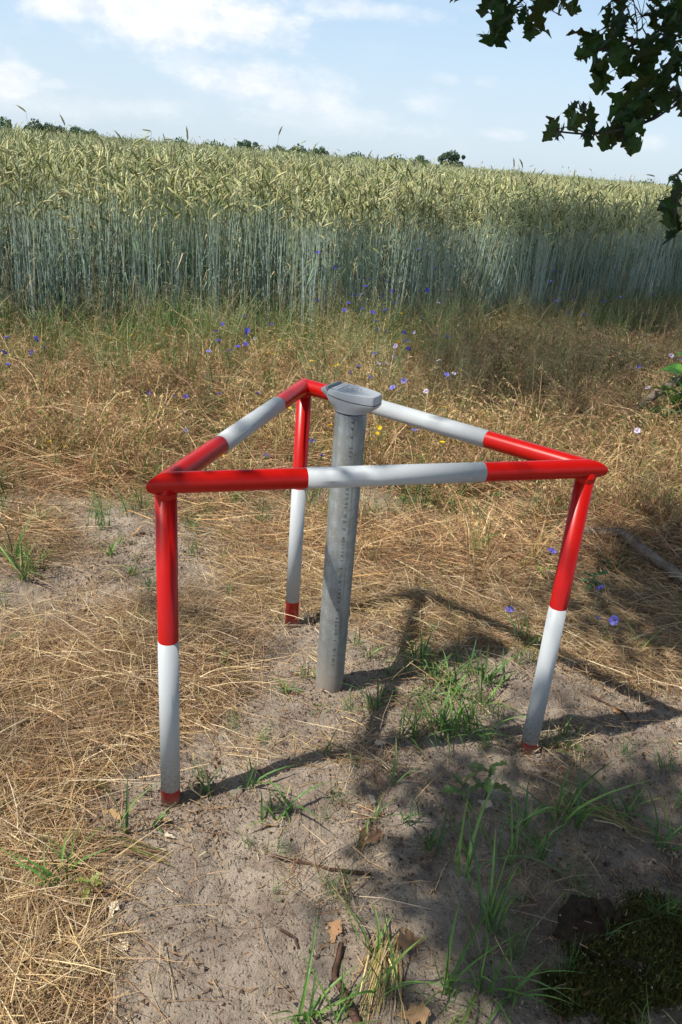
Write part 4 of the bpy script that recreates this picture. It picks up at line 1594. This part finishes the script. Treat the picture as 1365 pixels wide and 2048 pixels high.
# ------------------------------------------------------------------ dead oak leaves on the sand
random.seed(51)
DC = ((.46, .36, .24), (.36, .25, .15), (.54, .45, .32), (.38, .23, .12))
dl = [oak_leaf_mesh(random.uniform(.055, .075), 3, random.uniform(.28, .36), random.uniform(-.5, .9), cols=DC, mat=M_DRYLEAF, name='dead_leaf') for _ in range(7)]
DL = [(205, 1622, .7, 'curled tan dead oak leaf on the sand left of the front left leg'), (228, 1608, .8, 'crumpled brown dead oak leaf pressed against the tan one, left of the front left leg'),
      (176, 1612, .45, 'small curled dead leaf farthest left of the front left leg'), (88, 1880, .8, 'pale tan dead leaf lying on the straw at the lower left'),
      (200, 1852, .65, 'whitish dead leaf standing against the dark stick, lower left'), (232, 1880, .55, 'small pale dead leaf on the sand right of the whitish one'),
      (216, 1884, .4, 'tiny pale leaf scrap beside the small pale one, lower left'), (655, 1888, .85, 'rolled golden tan dead oak leaf near the bottom of the sand'),
      (640, 1903, .7, 'flat brown piece of dead oak leaf under the rolled golden one'), (728, 1690, .7, 'orange brown dead leaf at the edge of the shade above the twig end'),
      (722, 1712, .6, 'dull tan dead leaf just above the right end of the straight twig'), (750, 1595, .6, 'folded pale brown dead leaf on the sand left of the oak seedling'),
      (815, 1862, .6, 'pale dead leaf standing in the shaded grass at the bottom'), (848, 1885, .8, 'grey green dead leaf folded in the shaded grass at the bottom'),
      (742, 1832, .55, 'brown curled dead leaf by the shade edge above the straw bundle'), (795, 2035, .7, 'dark brown dead leaf cut by the bottom edge'),
      (955, 1605, .6, 'brown dead leaf hanging under the oak seedling'), (968, 1618, .45, 'smaller brown dead leaf right under the oak seedling'),
      (862, 1328, .6, 'cream dead leaf in the green grass behind the shade band'), (150, 1228, .8, 'cream dead leaf lying on the sunlit sand at the far left'),
      (262, 1075, .6, 'brown dead leaf on the sand left behind the front left leg'), (522, 1660, .5, 'small light brown leaf on the sand among green sprouts'),
      (352, 1680, .4, 'small upright brown leaf below the front left leg'), (345, 1648, .35, 'tiny oval pale leaf below the front left leg'),
      (1165, 1300, .5, 'curled brown dead leaf in the litter right of the right leg'), (1150, 1345, .45, 'small orange brown leaf scrap right of the right leg'),
      (1248, 1438, .45, 'small brown leaf at the end of the crooked twig'), (1190, 1200, .6, 'large pale dead leaf in the litter under the lichen spotted branch'),
      (775, 1490, .45, 'pale dead leaf on the sand where the rail shadows meet'), (838, 1465, .5, 'whitish flat dead leaf beside the green grass clump'),
      (585, 820, .5, 'pale brown leaf in the dry grass beyond the left rail'), (575, 770, .01, None)]
for (u, v, s, lab) in DL:
    if lab is None:
        continue
    p = on_ground(u, v, .008)
    o = obj('dead_leaf', random.choice(dl))
    tag(o, lab, 'dead leaf', 'dead oak leaves lying on the ground')
    o.location = p
    o.rotation_euler = (random.uniform(-.8, .8), random.uniform(-.35, .25), random.uniform(0, 2 * PI))
    s *= 1.4
    o.scale = (s, s, s)

# ------------------------------------------------------------------ oak seedlings and broad weeds
def leaf_spray(name, loc, label, cat, n, H, L, cols, group=None, seed=0, mats=None, lean=(0, 0), kind='oak'):
    random.seed(seed)
    root = thing(name, loc, label, cat, group)
    mb = MB()
    topp = Vector((lean[0], lean[1], H))
    mb.tube([(0, 0, -.02), topp * .5 + Vector((.003, 0, 0)), topp], [.0022, .0018, .0012], 6, (.15, .13, .06) if kind == 'oak' else (.12, .2, .06), cap=False)
    obj('stem', mb.mesh('stem', M_GREEN), root)
    for i in range(n):
        if kind == 'oak':
            me = oak_leaf_mesh(L * random.uniform(.7, 1.1), 3, random.uniform(.24, .32), random.uniform(.1, .6), cols=cols, mat=M_GREEN)
        else:
            me = blade_leaf(L * random.uniform(.7, 1.1), .26 if kind == 'broad' else .12, cols)
        lf = obj('leaf', me, root)
        t = 1 - .75 * i / n
        lf.location = topp * t
        a = i * 2.4 + random.uniform(-.4, .4)
        lf.rotation_euler = aim((math.cos(a), math.sin(a), random.uniform(-.1, .7) + (.8 if i == 0 else 0)), random.uniform(-.4, .4))
    return root


def blade_leaf(L, wid, cols, name='leaf'):
    mb = MB()
    col = jit(random.choice(cols), .2)
    N = 7
    cv = random.uniform(.1, .6)
    ps = [Vector((L * t, 0, L * (.25 * t - cv * t * t))) for t in [i / N for i in range(N + 1)]]
    mb.ribbon(ps, lambda t: L * wid * math.sin(PI * min(1, t * .93 + .05)) ** .9 + .0004, (0, 1, 0), col, fold=.3)
    return mb.mesh(name, M_GREEN)


OG = ((.12, .20, .05), (.10, .17, .05), (.16, .20, .07))
leaf_spray('oak_seedling', on_ground(968, 1608), 'oak seedling with lobed green leaves in front of the right leg', 'seedling', 7, .125, .055, OG, 'oak seedlings', 1)
leaf_spray('oak_seedling', on_ground(922, 1600), 'second small oak seedling close left of the larger one', 'seedling', 6, .055, .05, OG, 'oak seedlings', 2)
leaf_spray('oak_seedling', on_ground(845, 1318), 'tiny pale green oval leaved seedling in the green grass clump', 'seedling', 4, .06, .035, ((.22, .34, .10),), 'seedlings', 3, kind='broad')
leaf_spray('oak_seedling', on_ground(180, 1798), 'yellow green young oak seedling at the straw edge, lower left', 'seedling', 5, .05, .04, ((.24, .26, .06),), 'seedlings', 4)
leaf_spray('oak_seedling', on_ground(1082, 1172), 'small yellow green oak seedling left behind the right leg', 'seedling', 5, .07, .05, ((.20, .28, .06), (.14, .2, .05)), 'seedlings', 5)
leaf_spray('weed_plant', on_ground(1180, 1195), 'dark green scalloped weed in the dead grass just right of the right leg', 'weed', 13, .10, .05, ((.05, .12, .045), (.07, .15, .05)), 'broad leaved weeds', 6)
leaf_spray('weed_plant', on_ground(1205, 1150), 'second green weed right of the right leg, nearer the branch', 'weed', 9, .09, .05, ((.05, .12, .045), (.07, .15, .05)), 'broad leaved weeds', 16)
leaf_spray('weed_plant', on_ground(1165, 925), 'green lobed weed just above the right corner of the rails', 'weed', 12, .09, .07, ((.06, .14, .05), (.08, .17, .05)), 'broad leaved weeds', 7)
leaf_spray('weed_plant', on_ground(992, 1010), 'green lobed weed beneath the front rail near its right red part', 'weed', 9, .09, .06, ((.06, .14, .05), (.11, .2, .05)), 'broad leaved weeds', 8)
leaf_spray('weed_plant', on_ground(1338, 885), 'large leaved green plant beside the raised branch at the right edge', 'weed', 20, .50, .19, ((.09, .24, .03), (.05, .14, .03)), 'broad leaved weeds', 9, kind='broad')
leaf_spray('weed_plant', on_ground(1372, 850), 'dark large leaved plant cut by the right edge above the branch', 'weed', 18, .62, .2, ((.04, .11, .02), (.06, .17, .03)), 'broad leaved weeds', 10, kind='broad')
k = 0
for (u, v, lab) in ((122, 822, 'dark green single tongue leaf in the dry grass at the far left'), (92, 790, 'small dark tongue leaf left of the far left pair'),
                    (187, 805, 'tongue leaf third from the left in the dry grass'), (425, 782, 'pair of dark green tongue leaves above the left rail'),
                    (275, 780, 'narrow dark leaf in the dry grass between the tongue leaves'), (1195, 735, 'pair of green tongue leaves in the shaded dry grass, upper right'),
                    (1230, 790, 'broad single leaf in the shaded dry grass left of the raised branch')):
    leaf_spray('dock_leaf_plant', on_ground(u, v + 10), lab, 'leafy plant', 2, .09, .12, ((.06, .13, .04),), 'tongue leaved plants in the dry grass', 60 + k, kind='tongue')
    k += 1

# ------------------------------------------------------------------ green grass tufts on the mound
def grass_blade_mesh(L, wd, bend):
    mb = MB()
    N = 6
    ps = [Vector((L * bend * t ** 1.8, 0, L * (t - .35 * bend * t ** 2.5))) for t in [i / N for i in range(N + 1)]]
    c = jit(random.choice(GREEN_COLS), .25)
    tip = (.3, .25, .1) if random.random() < .25 else c
    mb.ribbon(ps, lambda t: wd * (1 - t ** 2.2) * (.55 + .45 * min(1, t * 4)) + .0001, (0, 1, 0), lambda t: lerp3(c, tip, max(0, t - .75) * 3), fold=.35)
    return mb.mesh('blade', M_GREEN)


random.seed(77)
BL = [grass_blade_mesh(L, wd, b) for L in (.055, .08, .115, .16, .22) for wd in (.0021, .0034) for b in (.25, .6, .95)]
TUFT = [  # u, v, blades, size class, spread, label
    (745, 1420, 9, 2, 1, 'green grass tuft just right of the pipe foot'), (772, 1395, 5, 1, 1, 'small green tuft behind the tuft right of the pipe foot'),
    (835, 1330, 10, 3, 1, 'tall green tuft at the back left of the large grass clump'), (870, 1365, 10, 2, 1, 'dense green tuft in the back of the large grass clump'),
    (905, 1385, 12, 2, 1, 'dense green tuft in the middle of the large grass clump'), (850, 1400, 10, 1, 1, 'low yellow green tuft at the left of the large grass clump'),
    (870, 1455, 12, 3, 1, 'front left tuft of the large grass clump'), (905, 1465, 12, 3, 1, 'front middle tuft of the large grass clump'),
    (945, 1465, 9, 3, 1, 'front right tuft of the large grass clump'), (815, 1470, 8, 2, 1, 'separate green tuft left of the front of the large clump'),
    (985, 1365, 10, 2, 1, 'bright green tuft on the lit sand right of the large clump'), (960, 1420, 3, 4, 1, 'tall single arched grass stem right of the large clump'),
    (925, 1340, 9, 2, 1, 'shaded green tuft behind the large grass clump'), (800, 1350, 6, 2, 1, 'thin green tuft between the pipe and the large clump'),
    (575, 1385, 8, 1, 1, 'small green tuft left of the pipe foot'), (610, 1355, 6, 1, 1, 'tiny green tuft touching the left of the pipe foot'),
    (712, 1290, 6, 1, 1, 'small green tuft right behind the pipe'), (735, 1315, 5, 1, 1, 'sparse green tuft on the sand behind the pipe'),
    (495, 1570, 6, 2, 1, 'green tuft in the rail shadow right of the front left leg'), (545, 1640, 7, 1, 1, 'green tuft on the sand below the rail shadow'),
    (580, 1630, 3, 2, 1, 'single upright blades right of the tuft below the rail shadow'), (410, 1590, 4, 1, 1, 'tiny tuft beside the front left leg shadow'),
    (245, 1665, 4, 3, 1, 'long bladed grass plant left below the front left leg'), (300, 1650, 3, 1, 1, 'single blade on the sand below the front left leg'),
    (640, 1420, 3, 0, 1, 'very small sprout in front of the pipe foot'), (790, 1570, 3, 2, 1, 'single upright blades on the sand left of the seedlings'),
    (1105, 1500, 6, 2, 1, 'green tuft at the right of the right leg foot'), (1130, 1480, 4, 2, 1, 'thin green tuft behind the right leg foot'),
    (1120, 1640, 9, 4, 1, 'tall green grass tuft in the shade right of the seedlings'), (1150, 1650, 7, 3, 1, 'dark green tuft behind the tall shaded one'),
    (1045, 1650, 6, 2, 1, 'dark green tuft in the shade below the right leg'), (930, 1760, 6, 4, 1, 'tall dark blades rising in the shaded middle'),
    (1010, 1730, 5, 4, 1, 'long dark green blade plant right of the shaded middle'), (1080, 1720, 5, 3, 1, 'green tuft above the stump in the shade'),
    (985, 1850, 8, 4, 1, 'long green blades left of the stump'), (960, 1980, 10, 4, 1, 'dense dark grass tuft at the bottom edge left of the moss'),
    (1020, 2000, 10, 3, 1, 'dark grass tuft next to the moss at the bottom'), (900, 1990, 8, 3, 1, 'shaded grass tuft at the bottom middle right'),
    (770, 1985, 6, 3, 1, 'green blades growing in the straw bundle at the bottom'), (745, 1900, 4, 2, 1, 'green blades at the top of the straw bundle'),
    (610, 2040, 8, 3, 1, 'broad green grass blades cut by the bottom edge'), (680, 2045, 7, 3, 1, 'green blades beside the thick stick at the bottom edge'),
    (820, 1640, 6, 1, 1, 'low dark sprouts at the left border of the shade'), (860, 1700, 6, 2, 1, 'thin grass tuft in the shade left of the middle'),
    (760, 1640, 4, 1, 1, 'tiny green sprout on the sand at the shade edge'), (125, 1780, 9, 3, 1, 'green tuft in the straw at the lower left'),
    (150, 1750, 7, 2, 1, 'smaller green tuft in the straw at the lower left'), (50, 1160, 12, 4, 1, 'tall green tuft in the dry grass at the left edge'),
    (30, 1120, 9, 4, 1, 'tall green blades cut by the left edge'), (75, 1140, 9, 3, 1, 'fine green tuft right of the tall left edge tuft'),
    (265, 1150, 10, 1, 1, 'low dull green tuft left of the front left leg'), (300, 1180, 8, 1, 1, 'low dull green tuft close behind the front left leg'),
    (225, 1110, 7, 1, 1, 'sparse low tuft on the sand at the middle left'), (380, 1060, 6, 2, 1, 'green blades beneath the front rail near its left end'),
    (440, 1330, 5, 2, 1, 'green blades in the straw right of the front left leg'), (640, 1050, 5, 3, 1, 'green blades between the rear leg and the pipe'),
    (820, 1110, 8, 3, 1, 'long pale green blades in the dry grass under the front rail'), (1040, 1290, 7, 3, 1, 'green tuft in the litter left of the right leg band'),
    (1240, 1640, 6, 3, 1, 'green blades in the shade toward the right edge'), (1320, 1700, 7, 3, 1, 'broad dark blades in the shade at the right edge'),
    (1330, 880, 10, 4, 3, 'tall bright green grass at the right edge under the branch'), (1355, 930, 10, 4, 3, 'tall grass clump cut by the right edge below the branch'),
    (1300, 940, 8, 4, 2, 'green stems standing in front of the raised branch'), (1265, 1310, 5, 3, 1, 'tall thin blades in the litter at the right'),
    (15, 1300, 4, 2, 1, 'few green blades in the straw at the left edge'), (455, 1200, 4, 1, 1, 'short green blades in the straw left of the rear leg')]
for (u, v, n_, cl_, sprd, lab) in TUFT:
    p = on_ground(u, v)
    g = thing('grass_tuft', p, lab, 'grass tuft', 'green grass tufts')
    big = 'large grass clump' in lab or 'large clump' in lab
    for i in range(min(26, int(n_ * (2.4 if big else 1.5)))):
        b = obj('blade', BL[max(0, min(4, cl_ + random.choice((-1, 0, 0, -1)))) * 6 + random.randrange(6)], g)
        b.location = (random.gauss(0, .022 if big else .012) * sprd, random.gauss(0, .018 if big else .010) * sprd, -.003)
        b.rotation_euler = (random.gauss(0, .18), random.gauss(.1, .25), random.uniform(0, 2 * PI))
        s = random.uniform(.8, 1.25) * (1.6 if sprd == 3 else 1)
        b.scale = (s, s, s)

# soil heaped and crumbled round the feet
P = []
for k, f in FEET.items():
    for i in range(16):
        a = rr_.uniform(0, 2 * PI)
        r_ = (TUBE_R if k != 'P' else PIPE_R) + rr_.uniform(.015, .08)
        x, y = f.x + r_ * math.cos(a), f.y + r_ * math.sin(a)
        P.append((x, y, ghs(x, y)))
scatter('soil_crumbs', 'crumb', P, rand_rot(len(P), .2), RNG.uniform(.8, 1.9, len(P)), 'crumbled soil heaped round the feet of the rail and pipe', 'soil')

# straw bundle at the bottom and hanks of bent straw
for (u0, v0, u1, v1, n_, sp__, lab) in ((775, 1860, 740, 2060, 60, .02, 'bundle of bent straw with green stems lying at the bottom edge'),
                                  (335, 1720, 140, 1690, 34, .012, 'flattened hank of straw on the sand below the front left leg'),
                                  (1130, 1600, 1330, 1700, 16, .02, 'long dry stems lying in the shade at the right')):
    random.seed(u0)
    mb = MB()
    A, B = on_ground(u0, v0), on_ground(u1, v1)
    for i in range(n_):
        o1 = Vector((random.gauss(0, sp__), random.gauss(0, sp__), random.uniform(.002, .018)))
        o2 = Vector((random.gauss(0, sp__ * 1.8), random.gauss(0, sp__ * 1.8), random.uniform(.001, .01)))
        f0, f1 = random.uniform(0, .35), random.uniform(.6, 1.0)
        ps = []
        for k in range(6):
            t = f0 + (f1 - f0) * k / 5
            q = A.lerp(B, t) + o1.lerp(o2, t) - A
            gzz = ghs(q.x + A.x, q.y + A.y)
            q.z = gzz - A.z + .004 + o1.z * math.sin(PI * k / 5) + o1.z * .3
            ps.append(q)
        wd = random.uniform(.0008, .0018)
        col = jit(random.choice(STRAW_COLS if random.random() < .75 else ((.22, .27, .08), (.3, .28, .1))), .2)
        mb.ribbon(ps, lambda t: wd * (1.1 - .5 * t), (random.uniform(-1, 1), random.uniform(-1, 1), random.uniform(-.5, 1)), col)
    o = obj('straw_bundle', mb.mesh('straw_bundle', M_GRASS))
    o.location = A
    tag(o, lab, 'straw', kind='stuff')

# ------------------------------------------------------------------ flowers
random.seed(91)


def floret_head(mb, r, cols, n=11, depth=.5):
    """cornflower: ring of flared trumpet florets round a dark violet middle over a scaly green cup"""
    for i in range(n):
        a = 2 * PI * i / n + random.uniform(-.15, .15)
        o = Vector((math.cos(a), math.sin(a), 0))
        s = Vector((-math.sin(a), math.cos(a), 0))
        c = jit(random.choice(cols), .15)
        L = r * random.uniform(.8, 1.1)
        b = Vector((0, 0, .004))
        m = b + o * L * .55 + Vector((0, 0, L * depth * .7))
        tips = [b + (o * L + s * L * k * .30).normalized() * L * (1 if abs(k) < .5 else .92) + Vector((0, 0, L * depth)) for k in (-1.2, -.4, .4, 1.2)]
        mb.add([b, m - s * L * .10, m + s * L * .10] + tips, [(0, 1, 2), (1, 3, 4), (1, 4, 5, 2), (2, 5, 6)], c)
    for i in range(9):
        a = random.uniform(0, 2 * PI)
        q = Vector((math.cos(a), math.sin(a), 0)) * r * random.uniform(0, .3)
        mb.add([q + Vector((.001, 0, .004)), q + Vector((-.001, .0008, .004)), q * 1.4 + Vector((0, 0, .012))], [(0, 1, 2)], (.16, .06, .34))
    mb.tube([(0, 0, -.010), (0, 0, -.004), (0, 0, .003)], [.0022, .0048, .0034], 6, (.13, .17, .07))


BLUE = ((.085, .075, .62), (.12, .11, .72), (.065, .05, .50))
PALEB = ((.20, .20, .74), (.27, .26, .78), (.16, .15, .68))
LILAC = ((.62, .55, .72), (.72, .68, .78), (.45, .3, .6))


def heads(cols, r, k=4, depth=.5):
    out = []
    for _ in range(k):
        mb = MB()
        floret_head(mb, r, cols, random.randint(9, 13), depth)
        out.append(mb.mesh('flower_head', M_FLOWER))
    return out


H_BLUE, H_PALE, H_LILAC = heads(BLUE, .0155), heads(PALEB, .0165), heads(LILAC, .016, 3, .15)
H_YEL = []
for _ in range(3):
    mb = MB()
    for i in range(14):
        a = 2 * PI * i / 14
        o = Vector((math.cos(a), math.sin(a), 0))
        s = Vector((-math.sin(a), math.cos(a), 0)) * .0022
        mb.add([Vector((0, 0, .002)), o * .010 - s + Vector((0, 0, .004)), o * .0115 + Vector((0, 0, .0035)), o * .010 + s + Vector((0, 0, .004))], [(0, 1, 2, 3)], jit((.85, .58, .01), .1))
    mb.tube([(0, 0, -.005), (0, 0, .003)], [.002, .0035], 6, (.7, .42, .02))
    H_YEL.append(mb.mesh('flower_head', M_FLOWER))
H_DAISY = []
for _ in range(2):
    mb = MB()
    for i in range(12):
        a = 2 * PI * i / 12
        o = Vector((math.cos(a), math.sin(a), 0))
        s = Vector((-math.sin(a), math.cos(a), 0)) * .0028
        mb.add([Vector((0, 0, .002)), o * .012 - s, o * .015 + Vector((0, 0, .001)), o * .012 + s], [(0, 1, 2, 3)], jit((.82, .80, .72), .06))
    mb.tube([(0, 0, -.003), (0, 0, .004)], [.0045, .003], 8, (.75, .5, .05))
    H_DAISY.append(mb.mesh('flower_head', M_FLOWER))


def flower_stem(H, lean, leaves=4, branchy=True, seed=0):
    mb = MB()
    b = Vector((lean[0], lean[1], 0))
    ps = [b * t * t + Vector((0, 0, H * t)) for t in (0, .3, .6, .85, 1)]
    c = jit((.16, .22, .12), .15)
    mb.tube(ps, [.0014, .0013, .0011, .0010, .0009], 4, c, cap=False)
    for i in range(leaves):
        t = random.uniform(.05, .85)
        a = random.uniform(0, 2 * PI)
        q = b * t * t + Vector((0, 0, H * t))
        o = Vector((math.cos(a), math.sin(a), random.uniform(.4, 1.4))).normalized()
        L = random.uniform(.04, .09)
        mb.ribbon([q, q + o * L * .5, q + o * L + Vector((math.cos(a), math.sin(a), -.6)) * .01], lambda t: .0016 * (1 - t) + .0002, (-math.sin(a), math.cos(a), 0), c)
    return mb.mesh('stem', M_GREEN), ps[-1]


ORD = ['', 'second', 'third', 'fourth', 'fifth', 'sixth', 'seventh', 'eighth', 'ninth', 'tenth', 'eleventh', 'twelfth', 'thirteenth', 'fourteenth']


def flower_group(kind, where, pxs, h0, h1, hset, group, look):
    """one thing per flower; each is named by its order in its own small stand"""
    pxs = sorted(pxs)
    n_ = len(pxs)
    for i, (u, v) in enumerate(pxs):
        h = h0 + (h1 - h0) * random.random()
        p = at_z(u, v, h)
        ye = float(edge_y(p.x)) - .75
        if p.y > ye:
            t = ye / p.y
            r = ray(u, v)
            k = ye / r[1]
            p = Vector((r[0] * k, ye, r[2] * k + CAM_H))
        g = ghs(p.x, p.y)
        if n_ == 1:
            lab = look + ' ' + where
        elif i == 0:
            lab = 'leftmost ' + look + ' ' + where
        elif i == n_ - 1:
            lab = 'rightmost ' + look + ' ' + where
        else:
            lab = ORD[i] + ' ' + look + ' from the left ' + where
        lean = (random.gauss(0, .05), random.gauss(0, .05))
        root = thing(kind, (p.x - lean[0], p.y - lean[1], g), lab, kind.replace('_', ' '), group)
        sm, tp = flower_stem(p.z - g, lean, random.randint(2, 5))
        obj('stem', sm, root)
        hd = obj('flower_head', random.choice(hset), root)
        hd.location = tp
        hd.rotation_euler = (random.gauss(.35, .45), random.gauss(0, .4), random.uniform(0, 2 * PI))
        s = random.uniform(.9, 1.22)
        hd.scale = (s, s, s)


G1 = 'blue cornflowers'
flower_group('cornflower', 'high against the rye stems, middle', [(636, 507), (670, 534), (703, 527), (632, 603), (727, 559)], .72, .85, H_BLUE, G1, 'deep blue cornflower')
flower_group('cornflower', 'high against the rye, right of the middle', [(838, 501), (882, 489), (871, 538), (905, 536), (857, 582)], .72, .85, H_BLUE, G1, 'dark blue cornflower')
flower_group('cornflower', 'in the upper knot above the cap', [(740, 562), (776, 565), (733, 575), (725, 590), (706, 593), (788, 583), (769, 594), (697, 608), (690, 622), (789, 607), (725, 620), (745, 627)], .55, .72, H_BLUE, G1, 'blue cornflower')
flower_group('cornflower', 'in the lower knot above the cap', [(770, 623), (752, 645), (752, 660), (807, 668), (817, 700), (816, 684), (751, 711), (769, 664)], .42, .6, H_BLUE, G1, 'blue cornflower')
flower_group('cornflower', 'in the loose row right of the knot', [(845, 641), (895, 675), (893, 752)], .4, .55, H_PALE, G1, 'light blue cornflower')
flower_group('cornflower', 'right behind the cap', [(718, 735), (738, 757), (810, 762), (787, 778), (767, 743), (698, 746)], .30, .42, H_PALE, G1, 'violet blue cornflower')
flower_group('cornflower', 'seen between the rails', [(625, 887), (828, 864), (643, 914), (531, 914)], .22, .32, H_PALE, G1, 'violet blue cornflower')
flower_group('cornflower', 'in the cluster above the left rail', [(490, 636), (492, 690), (476, 696), (490, 668), (444, 650), (439, 684), (433, 664), (545, 651), (495, 662)], .38, .52, H_BLUE, G1, 'blue cornflower')
flower_group('cornflower', 'low left of the cluster above the left rail', [(418, 705), (459, 704)], .34, .42, H_PALE, G1, 'blue cornflower')
flower_group('cornflower', 'at the left edge before the rye', [(14, 678), (70, 679), (89, 697), (66, 707), (7, 708), (18, 732)], .4, .5, H_BLUE, G1, 'blue cornflower')
flower_group('cornflower', 'in the dry grass beyond the left rail', [(296, 787), (348, 794), (373, 795), (439, 789), (517, 790)], .22, .3, H_BLUE, G1, 'blue cornflower')
flower_group('cornflower', 'in the shade at the foot of the rye', [(1103, 565), (1110, 545), (1108, 590), (1112, 604), (1128, 579), (1146, 600), (1168, 632), (1137, 625)], .5, .7, H_BLUE, G1, 'shaded blue cornflower')
flower_group('cornflower', 'in the shaded rye at the far right', [(1241, 596), (1208, 603), (1307, 577), (1306, 590)], .5, .65, H_BLUE, G1, 'shaded blue cornflower')
flower_group('cornflower', 'near the right edge above the branch', [(1280, 736), (1357, 722)], .55, .62, H_PALE, G1, 'violet blue cornflower')
flower_group('cornflower', 'left of the right leg', [(1102, 1106), (1018, 1222)], .16, .22, H_PALE, G1, 'violet blue cornflower')
flower_group('cornflower', 'right of the right leg in the litter', [(1203, 1181), (1195, 1240), (1232, 1240)], .1, .14, H_PALE, G1, 'withered violet cornflower')
G2 = 'faded pale cornflowers'
flower_group('faded_cornflower', 'in the meadow right of the cap', [(792, 693), (853, 783), (877, 606), (855, 668), (873, 670), (878, 722), (885, 698), (908, 748), (830, 665)], .35, .5, H_LILAC, G2, 'faded lilac white cornflower')
flower_group('faded_cornflower', 'just behind the cap', [(757, 728), (773, 728), (788, 715)], .32, .38, H_LILAC, G2, 'faded white cornflower')
flower_group('faded_cornflower', 'by the raised branch at the right', [(1297, 777), (1288, 672), (1343, 712), (1275, 862)], .45, .5, H_LILAC, G2, 'lilac white cornflower')
flower_group('faded_cornflower', 'in the grass beyond the left rail', [(365, 826), (493, 803), (371, 862), (510, 678)], .2, .28, H_LILAC, G2, 'pale faded cornflower')
flower_group('daisy', 'near the right edge above the branch', [(1303, 690), (1311, 702)], .55, .6, H_DAISY, 'white daisies', 'small white daisy')
G3 = 'small yellow flowers'
flower_group('yellow_flower', 'at the foot of the rye, left', [(220, 677), (237, 681), (245, 675), (253, 680), (264, 671)], .35, .42, H_YEL, G3, 'yellow flower')
flower_group('yellow_flower', 'above the rear rail corner, left side', [(537, 705), (549, 708), (560, 680)], .32, .36, H_YEL, G3, 'yellow flower')
flower_group('yellow_flower', 'just above the rear rail corner', [(623, 722), (618, 737), (663, 732), (669, 731), (677, 730)], .28, .33, H_YEL, G3, 'yellow flower')
flower_group('yellow_flower', 'in the flower knot above the cap', [(770, 640), (803, 627), (776, 645), (797, 684), (806, 737)], .42, .5, H_YEL, G3, 'yellow flower')
flower_group('yellow_flower', 'right of the pipe under the rear rail', [(755, 853), (760, 856), (745, 866), (755, 867), (744, 878)], .25, .3, H_YEL, G3, 'yellow flower')
flower_group('yellow_flower', 'beyond the rear rail, right of the cap', [(890, 815), (900, 823), (912, 825), (885, 885), (968, 826), (904, 722), (1017, 856)], .25, .32, H_YEL, G3, 'yellow flower')
flower_group('yellow_flower', 'left of the rear leg under the left rail', [(566, 815), (580, 817), (577, 871), (591, 793), (534, 908)], .22, .28, H_YEL, G3, 'yellow flower')
flower_group('yellow_flower', 'right of the rear leg', [(631, 779), (640, 780), (664, 803), (661, 851)], .25, .3, H_YEL, G3, 'yellow flower')
flower_group('yellow_flower', 'low in the dry grass, left', [(98, 883), (129, 893), (445, 911)], .1, .16, H_YEL, G3, 'yellow flower')
flower_group('yellow_flower', 'in the shaded grass at the upper right', [(1233, 656), (1247, 653)], .3, .35, H_YEL, G3, 'yellow flower')
